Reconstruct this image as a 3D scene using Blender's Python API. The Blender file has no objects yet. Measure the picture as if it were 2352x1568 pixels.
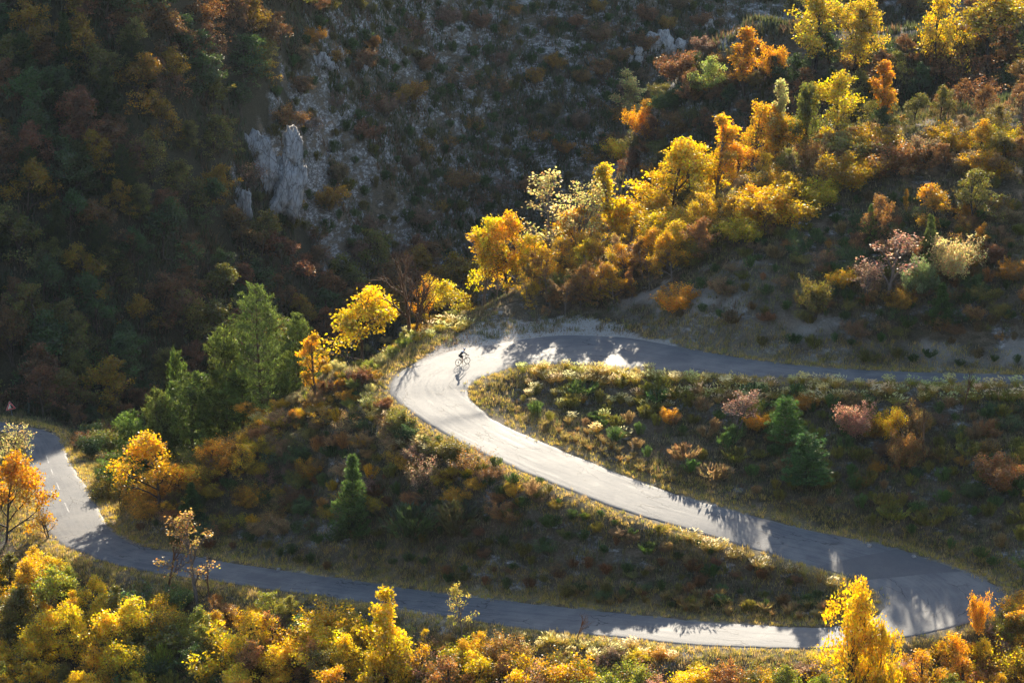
import bpy, math, random
import numpy as np
from mathutils import Vector, Matrix
rad = math.radians
C = bpy.context.scene.collection
SC = bpy.context.scene

# ------------------------------------------------------------------ camera, sky, sun, exposure
CAM_H, PITCH, FPX = 77.05, rad(17.0), 6000.0        # FPX: focal length for a picture 2352 wide
SUN_EL, SUN_AZ = rad(20.0), rad(5.5)               # azimuth clockwise from +Y (the view direction)
cam_data = bpy.data.cameras.new("camera")
cam = bpy.data.objects.new("camera", cam_data); C.objects.link(cam)
cam.location = (0, 0, CAM_H); cam.rotation_euler = (rad(90) - PITCH, 0, 0)
cam_data.sensor_width = 36; cam_data.lens = FPX / 2352 * 36
cam_data.clip_start = 1; cam_data.clip_end = 4000
SC.camera = cam
world = bpy.data.worlds.new("World"); SC.world = world; world.use_nodes = True
wn = world.node_tree; bg = wn.nodes["Background"]
sky = wn.nodes.new("ShaderNodeTexSky"); sky.sky_type = 'NISHITA'; sky.sun_disc = False
sky.sun_elevation = SUN_EL; sky.sun_rotation = SUN_AZ
wn.links.new(sky.outputs[0], bg.inputs[0]); bg.inputs[1].default_value = 0.115
sun_data = bpy.data.lights.new("sun", 'SUN'); sun_data.energy = 5.0; sun_data.angle = rad(0.5)
sun_data.color = (1.0, 0.88, 0.69)
sun = bpy.data.objects.new("sun", sun_data); C.objects.link(sun)
sd = Vector((math.sin(SUN_AZ) * math.cos(SUN_EL), math.cos(SUN_AZ) * math.cos(SUN_EL), math.sin(SUN_EL)))
sun.rotation_euler = sd.to_track_quat('Z', 'Y').to_euler(); sun.location = sd * 600
SC.view_settings.view_transform = 'Standard'; SC.view_settings.look = 'None'
SC.view_settings.exposure = 1.3; SC.view_settings.gamma = 1
SC.cycles.max_bounces = 6; SC.cycles.diffuse_bounces = 2; SC.cycles.glossy_bounces = 1
SC.cycles.transmission_bounces = 3; SC.cycles.volume_bounces = 0; SC.cycles.transparent_max_bounces = 4

# ------------------------------------------------------------------ picture <-> world
cP, sP = math.cos(PITCH), math.sin(PITCH)
def ray(u, v):
    a = (784 - v) / FPX
    return (u - 1176) / FPX, cP + a * sP, -sP + a * cP
def at_z(u, v, z):
    d = ray(u, v); t = (z - CAM_H) / d[2]; return (d[0] * t, d[1] * t, z)
def at_y(u, v, y):
    d = ray(u, v); t = y / d[1]; return (d[0] * t, y, CAM_H + d[2] * t)
def project(x, y, z):
    zz = z - CAM_H; dep = y * cP - zz * sP
    return 1176 + FPX * x / dep, 784 - FPX * (y * sP + zz * cP) / dep, dep

# ------------------------------------------------------------------ the road: pairs of edge points and the height there
ST = [((2620,868),(2620,886),2.2),((2352,861),(2352,879),1.9),((2135,855),(2135,877),1.7),((1935,847),(1960,873),1.6),
((1736,827),(1780,864),1.5),((1565,797),(1640,855),1.4),((1450,776),(1480,846),1.3),((1321,770),(1340,837),1.1),
((1235,775),(1240,835),.95),((1149,786),(1180,841),.75),((1052,803),(1130,856),.5),((956,832),(1090,871),.28),
((905,866),(1072,886),.1),((898,893),(1070,897),0),((910,915),(1075,913),-.15),((966,957),(1105,940),-.5),
((1017,986),(1140,960),-.85),((1150,1057),(1265,1022),-2.1),((1284,1114),(1400,1079),-3.3),((1417,1167),(1540,1130),-4.5),
((1568,1212),(1701,1176),-5.7),((1700,1252),(1868,1221),-6.7),((1851,1299),(2030,1258),-7.5),((1935,1321),(2140,1288),-8.0),
((1985,1339),(2235,1320),-8.3),((2018,1359),(2291,1349),-8.6),((2031,1383),(2310,1378),-8.8),((2022,1408),(2270,1412),-9.0),
((1985,1428),(2140,1451),-9.2),((1930,1437),(1990,1476),-9.4),((1830,1439),(1860,1488),-9.6),((1668,1431),(1680,1484),-9.8),
((1568,1421),(1568,1475),-10.0),((1384,1401),(1384,1457),-10.4),((1217,1379),(1217,1436),-10.8),((1017,1359),(1017,1408),-11.4),
((784,1330),(784,1375),-12.3),((633,1308),(620,1351),-13.0),((483,1286),(455,1329),-13.7),((400,1269),(345,1311),-14.2),
((333,1256),(260,1293),-14.7),((283,1236),(190,1266),-15.2),((250,1209),(135,1240),-15.7),((225,1165),(92,1185),-16.3),
((187,1104),(72,1115),-17.2),((157,1060),(64,1062),-17.9),((135,1008),(52,1016),-18.6),((83,984),(20,996),-19.1),
((7,970),(-25,986),-19.5),((-70,962),(-90,978),-19.9),((-200,955),(-215,972),-20.3)]
GRADE = lambda k: 1.6 if k < 6 else 3 if k < 9 else 5 if k < 12 else 7.5 if k < 15 else 11 if k < 17 else 14.5 if k < 22 else 9 if k < 25 else 5.5 if k < 29 else 3.6 if k < 34 else 8.8
Zst = [0.0]*len(ST)
for _ in range(14):                          # heights follow the length of the centre line
    pts = [[(p + q)/2 for p, q in zip(at_z(*a, z), at_z(*b, z))] for (a, b, _z), z in zip(ST, Zst)]
    seg = [math.hypot(pts[i+1][0]-pts[i][0], pts[i+1][1]-pts[i][1]) for i in range(len(ST)-1)]
    z2 = [0.0]*len(ST)
    for i in range(13, len(ST)-1): z2[i+1] = z2[i] - seg[i]*GRADE(i)/100
    for i in range(13, 0, -1): z2[i-1] = z2[i] + seg[i-1]*GRADE(i-1)/100
    Zst = [.6*x + .4*y for x, y in zip(Zst, z2)]
ST = [(a, b, z) for (a, b, _z), z in zip(ST, Zst)]
def catmull(P, n):
    P = np.array(P, float); out = []
    for i in range(len(P) - 1):
        p0, p1, p2, p3 = P[max(i-1,0)], P[i], P[i+1], P[min(i+2,len(P)-1)]
        for k in range(n):
            t = k / n
            out.append(.5*((2*p1)+(-p0+p2)*t+(2*p0-5*p1+4*p2-p3)*t*t+(-p0+3*p1-3*p2+p3)*t**3))
    out.append(P[-1]); return np.array(out)
EA = catmull([at_z(*a, z) for a, b, z in ST], 12)
EB = catmull([at_z(*b, z) for a, b, z in ST], 12)
def smooth(A, k=5):
    B = A.copy()
    for i in range(len(A)):
        B[i] = A[max(0,i-k):i+k+1].mean(0) if k <= i < len(A)-k else A[i]
    return B
for E_ in (EA, EB):
    for _ in range(3): E_[:,2] = smooth(E_[:,2:3], 14)[:,0]
EA, EB = smooth(EA, 3), smooth(EB, 3)
RC = (EA + EB) / 2; RW = np.linalg.norm(EA - EB, axis=1) / 2

# ------------------------------------------------------------------ terrain: control points -> one height field
CTL = []
def add(p): CTL.append((p[0], p[1], p[2])); return p
def step(p, u, v, deg):                     # next point up the hillside from p, seen at (u, v), rising at deg
    d = ray(u, v); ta = -d[2] / d[1]; m = math.tan(rad(deg))
    y = (CAM_H - p[2] + m * p[1]) / (m + ta)
    return add(at_y(u, v, y))
def zs(k): return ST[k][2]
for k in range(0, len(RC), 6):
    add(EA[k]); add(EB[k]); add(RC[k])
def outward(k, edge):                       # unit ground vector from the other edge through this one
    a, b = (EA[k], EB[k]) if edge == 'B' else (EB[k], EA[k])
    d = (b - a)[:2]; return d / np.linalg.norm(d)
def offs(st0, st1, edge, L, every=12):
    for k in range(st0 * 12, st1 * 12 + 1, every):
        E = EB if edge == 'B' else EA
        o = outward(k, edge)
        for r, dz in L: add((E[k][0] + o[0]*r, E[k][1] + o[1]*r, E[k][2] + dz))
offs(0, 8, 'B', [(2.2, -.05), (4.5, -1.1)])
offs(15, 23, 'A', [(1.8, -.05), (3.6, -1.1)])
offs(28, 38, 'B', [(2.6, -.1), (8, -2.0), (18, -5.6), (40, -17)])
offs(39, 43, 'B', [(2.0, -.1), (8, -2.4), (18, -6.5)])
offs(44, 50, 'B', [(2.0, -.1), (8, -3.0), (25, -12)])
offs(13, 16, 'A', [(1.8, -.05), (4.5, -1.4)], 6)
# right hill: columns climbing from the upper road to the spur's crest, the dip behind it, then the second crest
CREST = []
for base, col in [
    (at_z(1480,779,1.3), [(1488,738,4),(1475,700,24),(1465,655,12),(1460,590,4)]),
    (at_z(1565,797,1.4), [(1600,705,29),(1640,600,20),(1640,500,7)]),
    (at_z(1736,827,1.5), [(1740,705,28),(1740,560,18),(1760,425,8)]),
    (at_z(1935,847,1.6), [(1935,705,27),(1930,550,16),(1900,350,9)]),
    (at_z(2135,855,1.7), [(2135,705,28),(2100,520,16),(2050,300,13)]),
    (at_z(2352,861,1.9), [(2352,705,26),(2300,500,16),(2250,260,13)]),
    (at_z(2620,868,2.2), [(2620,705,26),(2600,500,16),(2500,235,13)]),
    (at_z(2900,868,2.2), [(2900,705,26),(2900,500,16),(2900,235,13)])]:
    p = base
    for u, v, dg in col: p = step(p, u, v, dg)
    CREST.append(p)
for u, v, z in [(1100,728,1.0),(1180,722,1.2),(1300,722,1.5),(1400,725,1.8),(1130,712,1.3)]: add(at_z(u, v, z))
CREST += [add(at_z(1180,700,1.7)), add(at_z(1300,655,2.8)), add(at_z(1380,615,3.6))]
for c in CREST:
    add((c[0] + 1, c[1] + 12, c[2] - 1.6)); add((c[0] + 1, c[1] + 24, c[2] - 7))
CRA = [add(at_y(u, v, y)) for u, v, y in [(1450,300,335),(1600,200,335),(1750,150,333),(1900,100,330),(2100,80,328),(2352,40,326),(2620,20,326),(2900,10,326)]]
for c in CRA: add((c[0]+1, c[1]+14, c[2]-5)); add((c[0]+2, c[1]+40, c[2]-16)); add((c[0]-1, c[1]-16, c[2]-9))
# left spur below the hairpin, and its back side
def col2(u, v, z, L):
    p = at_z(u, v, z)
    for a, b, dg in L: p = step(p, a, b, dg)
    return p
SP = [col2(784,1330,zs(36), [(790,1100,24),(800,860,25)]), col2(690,1316,-11.9, [(695,1120,24),(700,935,26)]),
      col2(560,1297,-12.6, [(555,1150,24),(550,1025,26)]), col2(400,1269,zs(39), [(400,1135,24)]), col2(290,1236,zs(41), [(300,1195,20)])]
for c in SP:
    add((c[0]-2, c[1]+5, c[2]-1.0)); add((c[0]-3, c[1]+14, c[2]-5))
for u, v, z in [(870,860,-.3),(930,800,.3),(1000,765,.6),(1050,745,.8)]:
    p = add(at_z(u, v, z)); add((p[0]-3, p[1]+7, p[2]-3)); add((p[0]-4, p[1]+22, p[2]-15))
add(at_z(1120,700,-2)); add((-5, 285, -22)); add((5, 300, -26)); add((15, 310, -24)); add((-20, 275, -16))
for x, y, z in [(-36,266,-18),(-30,284,-27),(-12,312,-36),(10,335,-40),(35,350,-38),(-43,262,-16.5),(-41,250,-14),(-38,241,-12.5),(-45,276,-20)]: add((x, y, z))
# far mountainside
for u, v0, d0, dg in [(-900,950,274,36),(-400,950,282,36),(-150,948,286,37),(0,940,287,38),(150,905,291,39),(300,865,298,40),(450,815,310,38),(600,770,328,37),
                      (800,715,352,36),(1000,690,375,36),(1200,640,392,36),(1400,560,400,36),(1700,500,415,34)]:
    p = add(at_y(u, v0, d0))
    for v in (500, 250, 0, -120):
        if v < v0: p = step(p, u, v, dg)
    top = p
    for dy, dz in ((25, 12), (60, 26), (120, 40), (200, 44), (320, 20)): add((top[0]*(1+dy/400), top[1]+dy, top[2]+dz*(1.8 if u <= 450 else 1)))  # unseen tops; the left ones are raised to keep sun off the forest
for x in (60, 120, 220): add((x, 420, -8)); add((x, 520, 25)); add((x, 640, 50)); add((x, 780, 30))
for u, v, z in [(2480,1390,-7.2),(2450,1480,-10),(2560,1250,-5),(2560,1000,-.5),(2800,1300,-5),(2800,1000,0),(2330,1375,-7.5),(2420,1320,-6)]: add(at_z(u, v, z))
add(at_z(2300,1440,-8.8)); add(at_z(2300,1600,-12.5)); add(at_z(2150,1500,-9)); add(at_z(2150,1620,-12))
for x in (-220, -110, 0, 110, 220):
    add((x, -60, 84)); add((x, 0, 62)); add((x, 60, 10)); add((x, 110, -36)); add((x, 145, -32))
for x in (-200, -130): add((x, 200, -20)); add((x, 250, -24)); add((x, 300, -10)); add((x, 380, 30))
for x in (120, 200): add((x, 200, -6)); add((x, 240, 4)); add((x, 290, 16)); add((x, 360, 10))
P = np.array(CTL, float)
keep = []
for i in range(len(P)):                      # drop near-duplicates
    if all((P[i,0]-P[j,0])**2 + (P[i,1]-P[j,1])**2 > 1.0 for j in keep): keep.append(i)
P = P[keep]
def kern(a, b): return np.sqrt((a[:,None,0]-b[None,:,0])**2 + (a[:,None,1]-b[None,:,1])**2 + 1.0)
n = len(P); A = np.zeros((n+3, n+3)); A[:n,:n] = kern(P, P) - np.eye(n)*.15
A[:n,n] = 1; A[:n,n+1:] = P[:,:2]/100; A[n,:n] = 1; A[n+1:,:n] = P[:,:2].T/100
W = np.linalg.solve(A, np.concatenate([P[:,2], [0,0,0]]))
def rbf(X):
    out = np.empty(len(X))
    for i in range(0, len(X), 8000):
        q = X[i:i+8000]; out[i:i+8000] = kern(q, P) @ W[:n] + W[n] + q @ W[n+1:]/100
    return out
rng = np.random.default_rng(7)
NG = rng.random((256, 256))
def vnoise(x, y):
    xi = np.floor(x).astype(int); yi = np.floor(y).astype(int); fx, fy = x-xi, y-yi
    fx = fx*fx*(3-2*fx); fy = fy*fy*(3-2*fy)
    g = lambda a, b: NG[a % 256, b % 256]
    return (g(xi,yi)*(1-fx)+g(xi+1,yi)*fx)*(1-fy) + (g(xi,yi+1)*(1-fx)+g(xi+1,yi+1)*fx)*fy - .5
def fbm(x, y, s, o=4):
    r = 0; a = 1
    for k in range(o): r = r + a*vnoise(x/s + 17.3*k, y/s + 9.1*k); s /= 2.03; a *= .5
    return r
RS = np.concatenate([RC[:, :2]], 0)
LT = np.concatenate([EA*(1-t) + EB*t for t in np.linspace(0, 1, 13)])
def road_dist(X):                            # distance outside the asphalt's edge, and road height there
    D = np.full(len(X), 99.0); Z = np.zeros(len(X)); near = np.zeros(len(X), bool)
    for i in range(0, len(X), 8000):
        q = X[i:i+8000]
        near[i:i+8000] = np.sqrt((q[:,None,0]-RC[None,::4,0])**2 + (q[:,None,1]-RC[None,::4,1])**2).min(1) < 14
    I = np.nonzero(near)[0]
    for i in range(0, len(I), 2000):
        q = X[I[i:i+2000]]
        d = (q[:,None,0]-LT[None,:,0])**2 + (q[:,None,1]-LT[None,:,1])**2
        k = np.argpartition(d, 3, axis=1)[:, :3]; dk = np.take_along_axis(d, k, 1); k = np.take_along_axis(k, dk.argsort(1), 1); dk = np.sort(dk, 1); w = 1/(dk + .05)
        D[I[i:i+2000]] = np.where((k[:,0] // len(RC) > 0) & (k[:,0] // len(RC) < 12), -.3, np.sqrt(d.min(1)) - .05); Z[I[i:i+2000]] = (LT[k, 2]*w).sum(1)/w.sum(1)
    return D, Z
xs = np.concatenate([np.linspace(-420,-110,40)[:-1], np.linspace(-110,-64,30)[:-1], np.linspace(-64,66,290), np.linspace(66,110,26)[1:], np.linspace(110,420,36)[1:]])
ys = np.concatenate([np.linspace(-70,150,40)[:-1], np.linspace(150,182,22)[:-1], np.linspace(182,300,270), np.linspace(300,480,190)[1:], np.linspace(480,900,50)[1:]])
NX, NY = len(xs), len(ys)
GX, GY = np.meshgrid(xs, ys)                 # rows along y
XY = np.stack([GX.ravel(), GY.ravel()], 1)
Zb = rbf(XY)
RD, RZ = road_dist(XY)
away = np.clip((RD - 1.0)/5, 0, 1)
far = np.clip((XY[:,1]-290)/60, 0, 1)
amp = away*(.55 + 1.2*far)
rel = fbm(XY[:,0], XY[:,1], 9, 5)*amp*1.1 + away*far*1.4*fbm(XY[:,0]*1.6, XY[:,1], 26, 3)
rel += away*(.28+.5*far)*-np.abs(fbm(XY[:,0]+.25*XY[:,1], XY[:,1]*.25, 5.5, 4))      # gullies down the slopes
Zt = Zb + rel
b = np.clip((RD - .8)/2.4, 0, 1); b = b*b*(3-2*b)
Zt = Zt*b + (RZ - .05)*(1-b)
HZ = Zt.reshape(NY, NX)
def height(x, y):
    i = int(np.clip(np.searchsorted(xs, x)-1, 0, NX-2)); j = int(np.clip(np.searchsorted(ys, y)-1, 0, NY-2))
    fx = (x-xs[i])/(xs[i+1]-xs[i]); fy = (y-ys[j])/(ys[j+1]-ys[j])
    return (HZ[j,i]*(1-fx)+HZ[j,i+1]*fx)*(1-fy) + (HZ[j+1,i]*(1-fx)+HZ[j+1,i+1]*fx)*fy
def heights(x, y):
    i = np.clip(np.searchsorted(xs, x)-1, 0, NX-2); j = np.clip(np.searchsorted(ys, y)-1, 0, NY-2)
    fx = (x-xs[i])/(xs[i+1]-xs[i]); fy = (y-ys[j])/(ys[j+1]-ys[j])
    return (HZ[j,i]*(1-fx)+HZ[j,i+1]*fx)*(1-fy) + (HZ[j+1,i]*(1-fx)+HZ[j+1,i+1]*fx)*fy
TY = np.arange(150, 620, .5)
def hit(u, v, y0=150):                       # where the line of sight through (u, v) meets the ground
    d = ray(u, v); t = TY/d[1]; X = d[0]*t; Z = CAM_H + d[2]*t
    h = heights(X, TY); k = np.argmax((Z < h) & (TY >= y0))
    if k == 0: return None
    a = (Z[k-1]-h[k-1])/max(1e-6, (Z[k-1]-h[k-1])-(Z[k]-h[k])); y = TY[k-1] + a*.5
    return (d[0]*y/d[1], y, height(d[0]*y/d[1], y))

# ------------------------------------------------------------------ mesh and material helpers
def mesh_np(name, V, F, nside, col=None, mats=(), smooth=False, uv=None):
    me = bpy.data.meshes.new(name); V = np.asarray(V, np.float32); F = np.asarray(F, np.int32)
    me.vertices.add(len(V)); me.vertices.foreach_set("co", V.ravel())
    me.loops.add(F.size); me.loops.foreach_set("vertex_index", F.ravel())
    me.polygons.add(len(F)); me.polygons.foreach_set("loop_start", np.arange(0, F.size, nside, dtype=np.int32))
    me.polygons.foreach_set("loop_total", np.full(len(F), nside, np.int32))
    if smooth: me.polygons.foreach_set("use_smooth", np.ones(len(F), bool))
    if col is not None:
        at = me.color_attributes.new("Col", 'FLOAT_COLOR', 'POINT'); c = np.ones((len(V), 4), np.float32); c[:, :3] = col
        at.data.foreach_set("color", c.ravel())
    if uv is not None:
        l = me.uv_layers.new(name="UVMap"); l.data.foreach_set("uv", np.asarray(uv, np.float32)[F.ravel()].ravel())
    for m in mats: me.materials.append(m)
    me.update(calc_edges=True); me.validate(); return me
def link(name, me, parent=None, kind=None, label=None, cat=None, group=None, loc=None):
    o = bpy.data.objects.new(name, me); C.objects.link(o)
    if parent: o.parent = parent
    if loc is not None: o.location = loc
    for k, v in (('kind', kind), ('label', label), ('category', cat), ('group', group)):
        if v: o[k] = v
    return o
class NT:
    def __init__(s, name):
        s.m = bpy.data.materials.new(name); s.m.use_nodes = True; s.t = s.m.node_tree; s.t.nodes.clear()
        s.out = s.n('OutputMaterial')
    def n(s, t, **k):
        x = s.t.nodes.new('ShaderNode' + t)
        for a, b in k.items():
            if a[0] == 'i' and a[1:].isdigit(): s.set(x.inputs[int(a[1:])], b)
            elif a in x.inputs: s.set(x.inputs[a], b)
            else: setattr(x, a, b)
        return x
    def set(s, inp, v):
        if isinstance(v, bpy.types.NodeSocket): s.t.links.new(v, inp)
        else:
            try: inp.default_value = v
            except Exception: inp.default_value = tuple(v) + (1,)
    def mix(s, f, a, b, mode='MIX'):
        x = s.n('Mix', data_type='RGBA', blend_type=mode); s.set(x.inputs[0], f); s.set(x.inputs[6], a); s.set(x.inputs[7], b); return x.outputs[2]
    def math(s, op, a, b=0.0, clamp=False):
        x = s.n('Math', operation=op, use_clamp=clamp); s.set(x.inputs[0], a); s.set(x.inputs[1], b); return x.outputs[0]
    def noise(s, scale, detail=4, rough=.6, vec=None, dist=0):
        x = s.n('TexNoise'); x.inputs['Scale'].default_value = scale; x.inputs['Detail'].default_value = detail
        x.inputs['Roughness'].default_value = rough; x.inputs['Distortion'].default_value = dist
        if vec is not None: s.set(x.inputs['Vector'], vec)
        return x.outputs[0]
    def ramp(s, f, *st):
        x = s.n('ValToRGB'); e = x.color_ramp.elements
        while len(e) < len(st): e.new(.5)
        for i, (p, c) in enumerate(st): e[i].position = p; e[i].color = (tuple(c) + (1,)) if hasattr(c, '__len__') else (c, c, c, 1)
        s.set(x.inputs[0], f); return x.outputs[0]
    def done(s, sh, disp=None):
        s.t.links.new(sh, s.out.inputs[0]); return s.m
def simple(name, col, rough=.6, metal=0.0, spec=.5, var=.12):
    t = NT(name); f = t.noise(14, 3); c = t.mix(f, [x*(1-var) for x in col], [x*(1+var) for x in col])
    p = t.n('BsdfPrincipled'); t.set(p.inputs['Base Color'], c); p.inputs['Roughness'].default_value = rough
    p.inputs['Metallic'].default_value = metal; p.inputs['Specular IOR Level'].default_value = spec
    return t.done(p.outputs[0])

# ------------------------------------------------------------------ the ground
def inpoly(u, v, poly):
    r = np.zeros(np.shape(u), bool); m = len(poly); j = m-1
    for i in range(m):
        (x1, y1), (x2, y2) = poly[i], poly[j]
        c = ((y1 > v) != (y2 > v)) & (u < (x2-x1)*(v-y1)/((y2-y1) or 1e-9) + x1); r ^= c; j = i
    return r
PULLOFF = [at_z(u, v, z)[:2] for u, v, z in [(930,860,0),(985,812,.3),(1040,775,.6),(1100,745,.9),(1180,733,1.1),(1300,732,1.3),(1400,742,1.4),(1520,775,1.4),(1640,812,1.5),(1640,835,1.5),(1321,800,1.2),(1100,810,.7)]]
def ground_mask(x, y, rd):
    w = fbm(x, y, 2.2, 3)
    px, py = x + .8*w, y + 1.2*w
    gravel = inpoly(px, py, PULLOFF).astype(float)
    gravel = np.maximum(gravel, np.clip(1 - (rd + w*.9 - .1)/.5, 0, 1)*.5*(w > -.05))
    grass = np.clip(1 - np.abs(rd + w*1.5 - 1.0)/1.3, 0, 1)*(1-gravel)
    fx = project(x, y, heights(x, y))
    cut = inpoly(fx[0] + 60*w, fx[1] + 40*w, [(1400,715),(1480,690),(1600,640),(1760,600),(1800,690),(2000,770),(2400,800),(2400,850),(1935,842),(1560,800)]) & (rd > .1) & (y > 232) & (y < 262)
    gravel = np.maximum(gravel, cut*(.12 + .9*np.clip(w+.1, 0, .5))); grass = grass*(1-.7*cut)
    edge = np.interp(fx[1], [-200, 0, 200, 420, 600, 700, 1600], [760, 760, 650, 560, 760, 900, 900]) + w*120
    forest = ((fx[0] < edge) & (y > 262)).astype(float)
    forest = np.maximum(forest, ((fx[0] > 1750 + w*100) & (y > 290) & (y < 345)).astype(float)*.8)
    return gravel, grass, forest
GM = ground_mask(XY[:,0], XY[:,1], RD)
t = NT("hillside_soil")
tc = t.n('TexCoord').outputs['Object']; at = t.n('VertexColor', layer_name='Col')
sp = t.n('SeparateColor'); t.set(sp.inputs[0], at.outputs[0]); sy = t.n('SeparateXYZ'); t.set(sy.inputs[0], tc)
farm = t.math('MULTIPLY', t.math('GREATER_THAN', sy.outputs[1], 300.0), .075)
mp = t.n('Mapping'); t.set(mp.inputs[0], tc); mp.inputs['Scale'].default_value = (.55, .6, 1.5); mp.inputs['Rotation'].default_value = (0, rad(32), 0)
n_big = t.noise(.16, 5, .65, mp.outputs[0]); n_mid = t.noise(.75, 6, .7, mp.outputs[0]); n_fine = t.noise(5, 6, .75, tc); n_far = t.noise(1.9, 6, .85, mp.outputs[0]); n_grain = t.noise(22, 3, .7, tc)
soil = t.ramp(n_fine, (.25, (.075, .052, .03)), (.5, (.17, .125, .08)), (.72, (.30, .245, .185)))
scree = t.ramp(n_far, (.38, (.07, .06, .05)), (.5, (.24, .22, .20)), (.6, (.60, .57, .54)))
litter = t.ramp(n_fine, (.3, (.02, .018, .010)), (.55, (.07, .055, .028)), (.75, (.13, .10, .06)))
dry = t.ramp(n_fine, (.3, (.13, .09, .035)), (.6, (.36, .27, .12)), (.8, (.5, .4, .22)))
c = t.mix(t.ramp(n_mid, (.36, 0), (.56, 1)), soil, litter)
c = t.mix(t.ramp(t.math('ADD', farm, t.math('ADD', t.math('MULTIPLY', n_big, .4), t.math('MULTIPLY', n_mid, .6))), (.53, 0), (.62, .9)), c, scree)
gcol = t.ramp(n_grain, (.3, (.24, .21, .18)), (.5, (.42, .38, .33)), (.7, (.60, .55, .48)))
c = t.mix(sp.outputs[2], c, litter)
c = t.mix(t.math('MULTIPLY', sp.outputs[1], t.ramp(n_mid, (.35, .3), (.6, 1))), c, dry)
c = t.mix(sp.outputs[0], c, gcol)
bp = t.n('Bump'); bp.inputs['Distance'].default_value = .12; bp.inputs['Strength'].default_value = .8
t.set(bp.inputs['Height'], t.math('ADD', n_fine, t.math('MULTIPLY', n_grain, .35)))
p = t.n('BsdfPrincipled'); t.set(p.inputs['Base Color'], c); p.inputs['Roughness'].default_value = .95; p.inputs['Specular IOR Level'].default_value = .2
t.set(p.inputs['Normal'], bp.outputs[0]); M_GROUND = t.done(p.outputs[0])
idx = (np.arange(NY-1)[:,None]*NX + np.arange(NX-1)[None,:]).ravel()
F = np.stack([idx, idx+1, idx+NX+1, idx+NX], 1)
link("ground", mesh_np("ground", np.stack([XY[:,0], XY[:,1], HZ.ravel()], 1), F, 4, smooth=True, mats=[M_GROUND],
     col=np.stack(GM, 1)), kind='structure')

# ------------------------------------------------------------------ the road
t = NT("worn_asphalt")
uv = t.n('UVMap').outputs[0]; tc = t.n('TexCoord').outputs['Object']; su = t.n('SeparateXYZ'); t.set(su.inputs[0], uv)
m1 = t.n('Mapping'); t.set(m1.inputs[0], uv); m1.inputs['Scale'].default_value = (1.2, .07, 1)
streak = t.noise(2.2, 5, .6, m1.outputs[0]); grain = t.noise(26, 3, .8, tc); patch = t.noise(.35, 4, .6, tc); blot = t.noise(1.6, 5, .7, tc)
m2 = t.n('Mapping'); t.set(m2.inputs[0], uv); m2.inputs['Scale'].default_value = (.55, .16, 1)
wob = t.n('VectorMath', operation='ADD'); t.set(wob.inputs[0], m2.outputs[0])
nz = t.n('TexNoise'); nz.inputs['Scale'].default_value = 1.5; nz.inputs['Detail'].default_value = 5; t.set(nz.inputs['Vector'], uv)
sc = t.n('VectorMath', operation='SCALE'); t.set(sc.inputs[0], nz.outputs['Color']); sc.inputs['Scale'].default_value = .35; t.set(wob.inputs[1], sc.outputs[0])
vo = t.n('TexVoronoi', feature='DISTANCE_TO_EDGE'); t.set(vo.inputs['Vector'], wob.outputs[0]); vo.inputs['Scale'].default_value = 1.0
crack = t.math('MULTIPLY', t.ramp(vo.outputs['Distance'], (.004, 1), (.022, 0)), t.ramp(t.noise(.22, 3, .5, tc), (.50, 0), (.58, 1)))
base = t.ramp(grain, (.25, (.068, .070, .077)), (.5, (.138, .139, .146)), (.75, (.25, .246, .245)))
base = t.mix(t.ramp(streak, (.40, .95), (.56, 0)), base, (.105, .107, .117))
base = t.mix(t.ramp(patch, (.42, 0), (.66, .45)), base, (.27, .255, .235))
base = t.mix(t.ramp(blot, (.58, 0), (.70, .5)), base, (.075, .077, .085))
base = t.mix(t.math('MULTIPLY', crack, .8), base, (.03, .03, .033))
bp = t.n('Bump'); bp.inputs['Distance'].default_value = .02; bp.inputs['Strength'].default_value = .7
t.set(bp.inputs['Height'], t.math('SUBTRACT', grain, t.math('MULTIPLY', crack, .6)))
p = t.n('BsdfPrincipled'); t.set(p.inputs['Base Color'], base)
t.set(p.inputs['Roughness'], t.ramp(t.math('ADD', t.math('MULTIPLY', streak, .6), t.math('MULTIPLY', patch, .4)), (.35, .52), (.65, .64)))
p.inputs['Specular IOR Level'].default_value = .06; t.set(p.inputs['Normal'], bp.outputs[0]); M_ROAD = t.done(p.outputs[0])
rr = np.random.default_rng(3); NS = len(RC); L = np.concatenate([[0], np.cumsum(np.linalg.norm(np.diff(RC, axis=0), axis=1))])
D2 = (EB-EA); D2[:,2] = 0; D2 /= np.linalg.norm(D2, axis=1)[:,None]
ja = .16*vnoise(L*1.7, L*0+3) + .22*vnoise(L*.35, L*0+8); jb = .16*vnoise(L*1.7, L*0+33) + .22*vnoise(L*.35, L*0+48)
A_, B_ = EA + D2*ja[:,None], EB + D2*jb[:,None]
rows = []; TT = [-.02, 0] + list(np.linspace(.06, .94, 9)) + [1, 1.02]
for tt in TT:
    q = A_*(1-tt) + B_*tt; q[:,2] += .03*math.sin(math.pi*min(1, max(0, tt))) - (.09 if tt < 0 or tt > 1 else .02 if tt in (0, 1) else 0); rows.append(q)
V = np.stack(rows, 1).reshape(-1, 3); k = len(TT)
UV = np.stack([(RW[:,None]*2*np.array(TT)[None,:]).ravel(), np.repeat(L, k)], 1)
i = (np.arange(NS-1)[:,None]*k + np.arange(k-1)[None,:]).ravel(); F = np.stack([i, i+1, i+k+1, i+k], 1)
link("road", mesh_np("road", V, F, 4, smooth=True, mats=[M_ROAD], uv=UV), kind='structure')
def road_point(st, tt, dz=0): q = (A_*(1-tt)+B_*tt)[min(NS-1, int(st*12))]; return np.array([q[0], q[1], q[2] + .03*math.sin(math.pi*tt) + dz])
t = NT("worn_white_paint"); f = t.noise(9, 5, .8)
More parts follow.
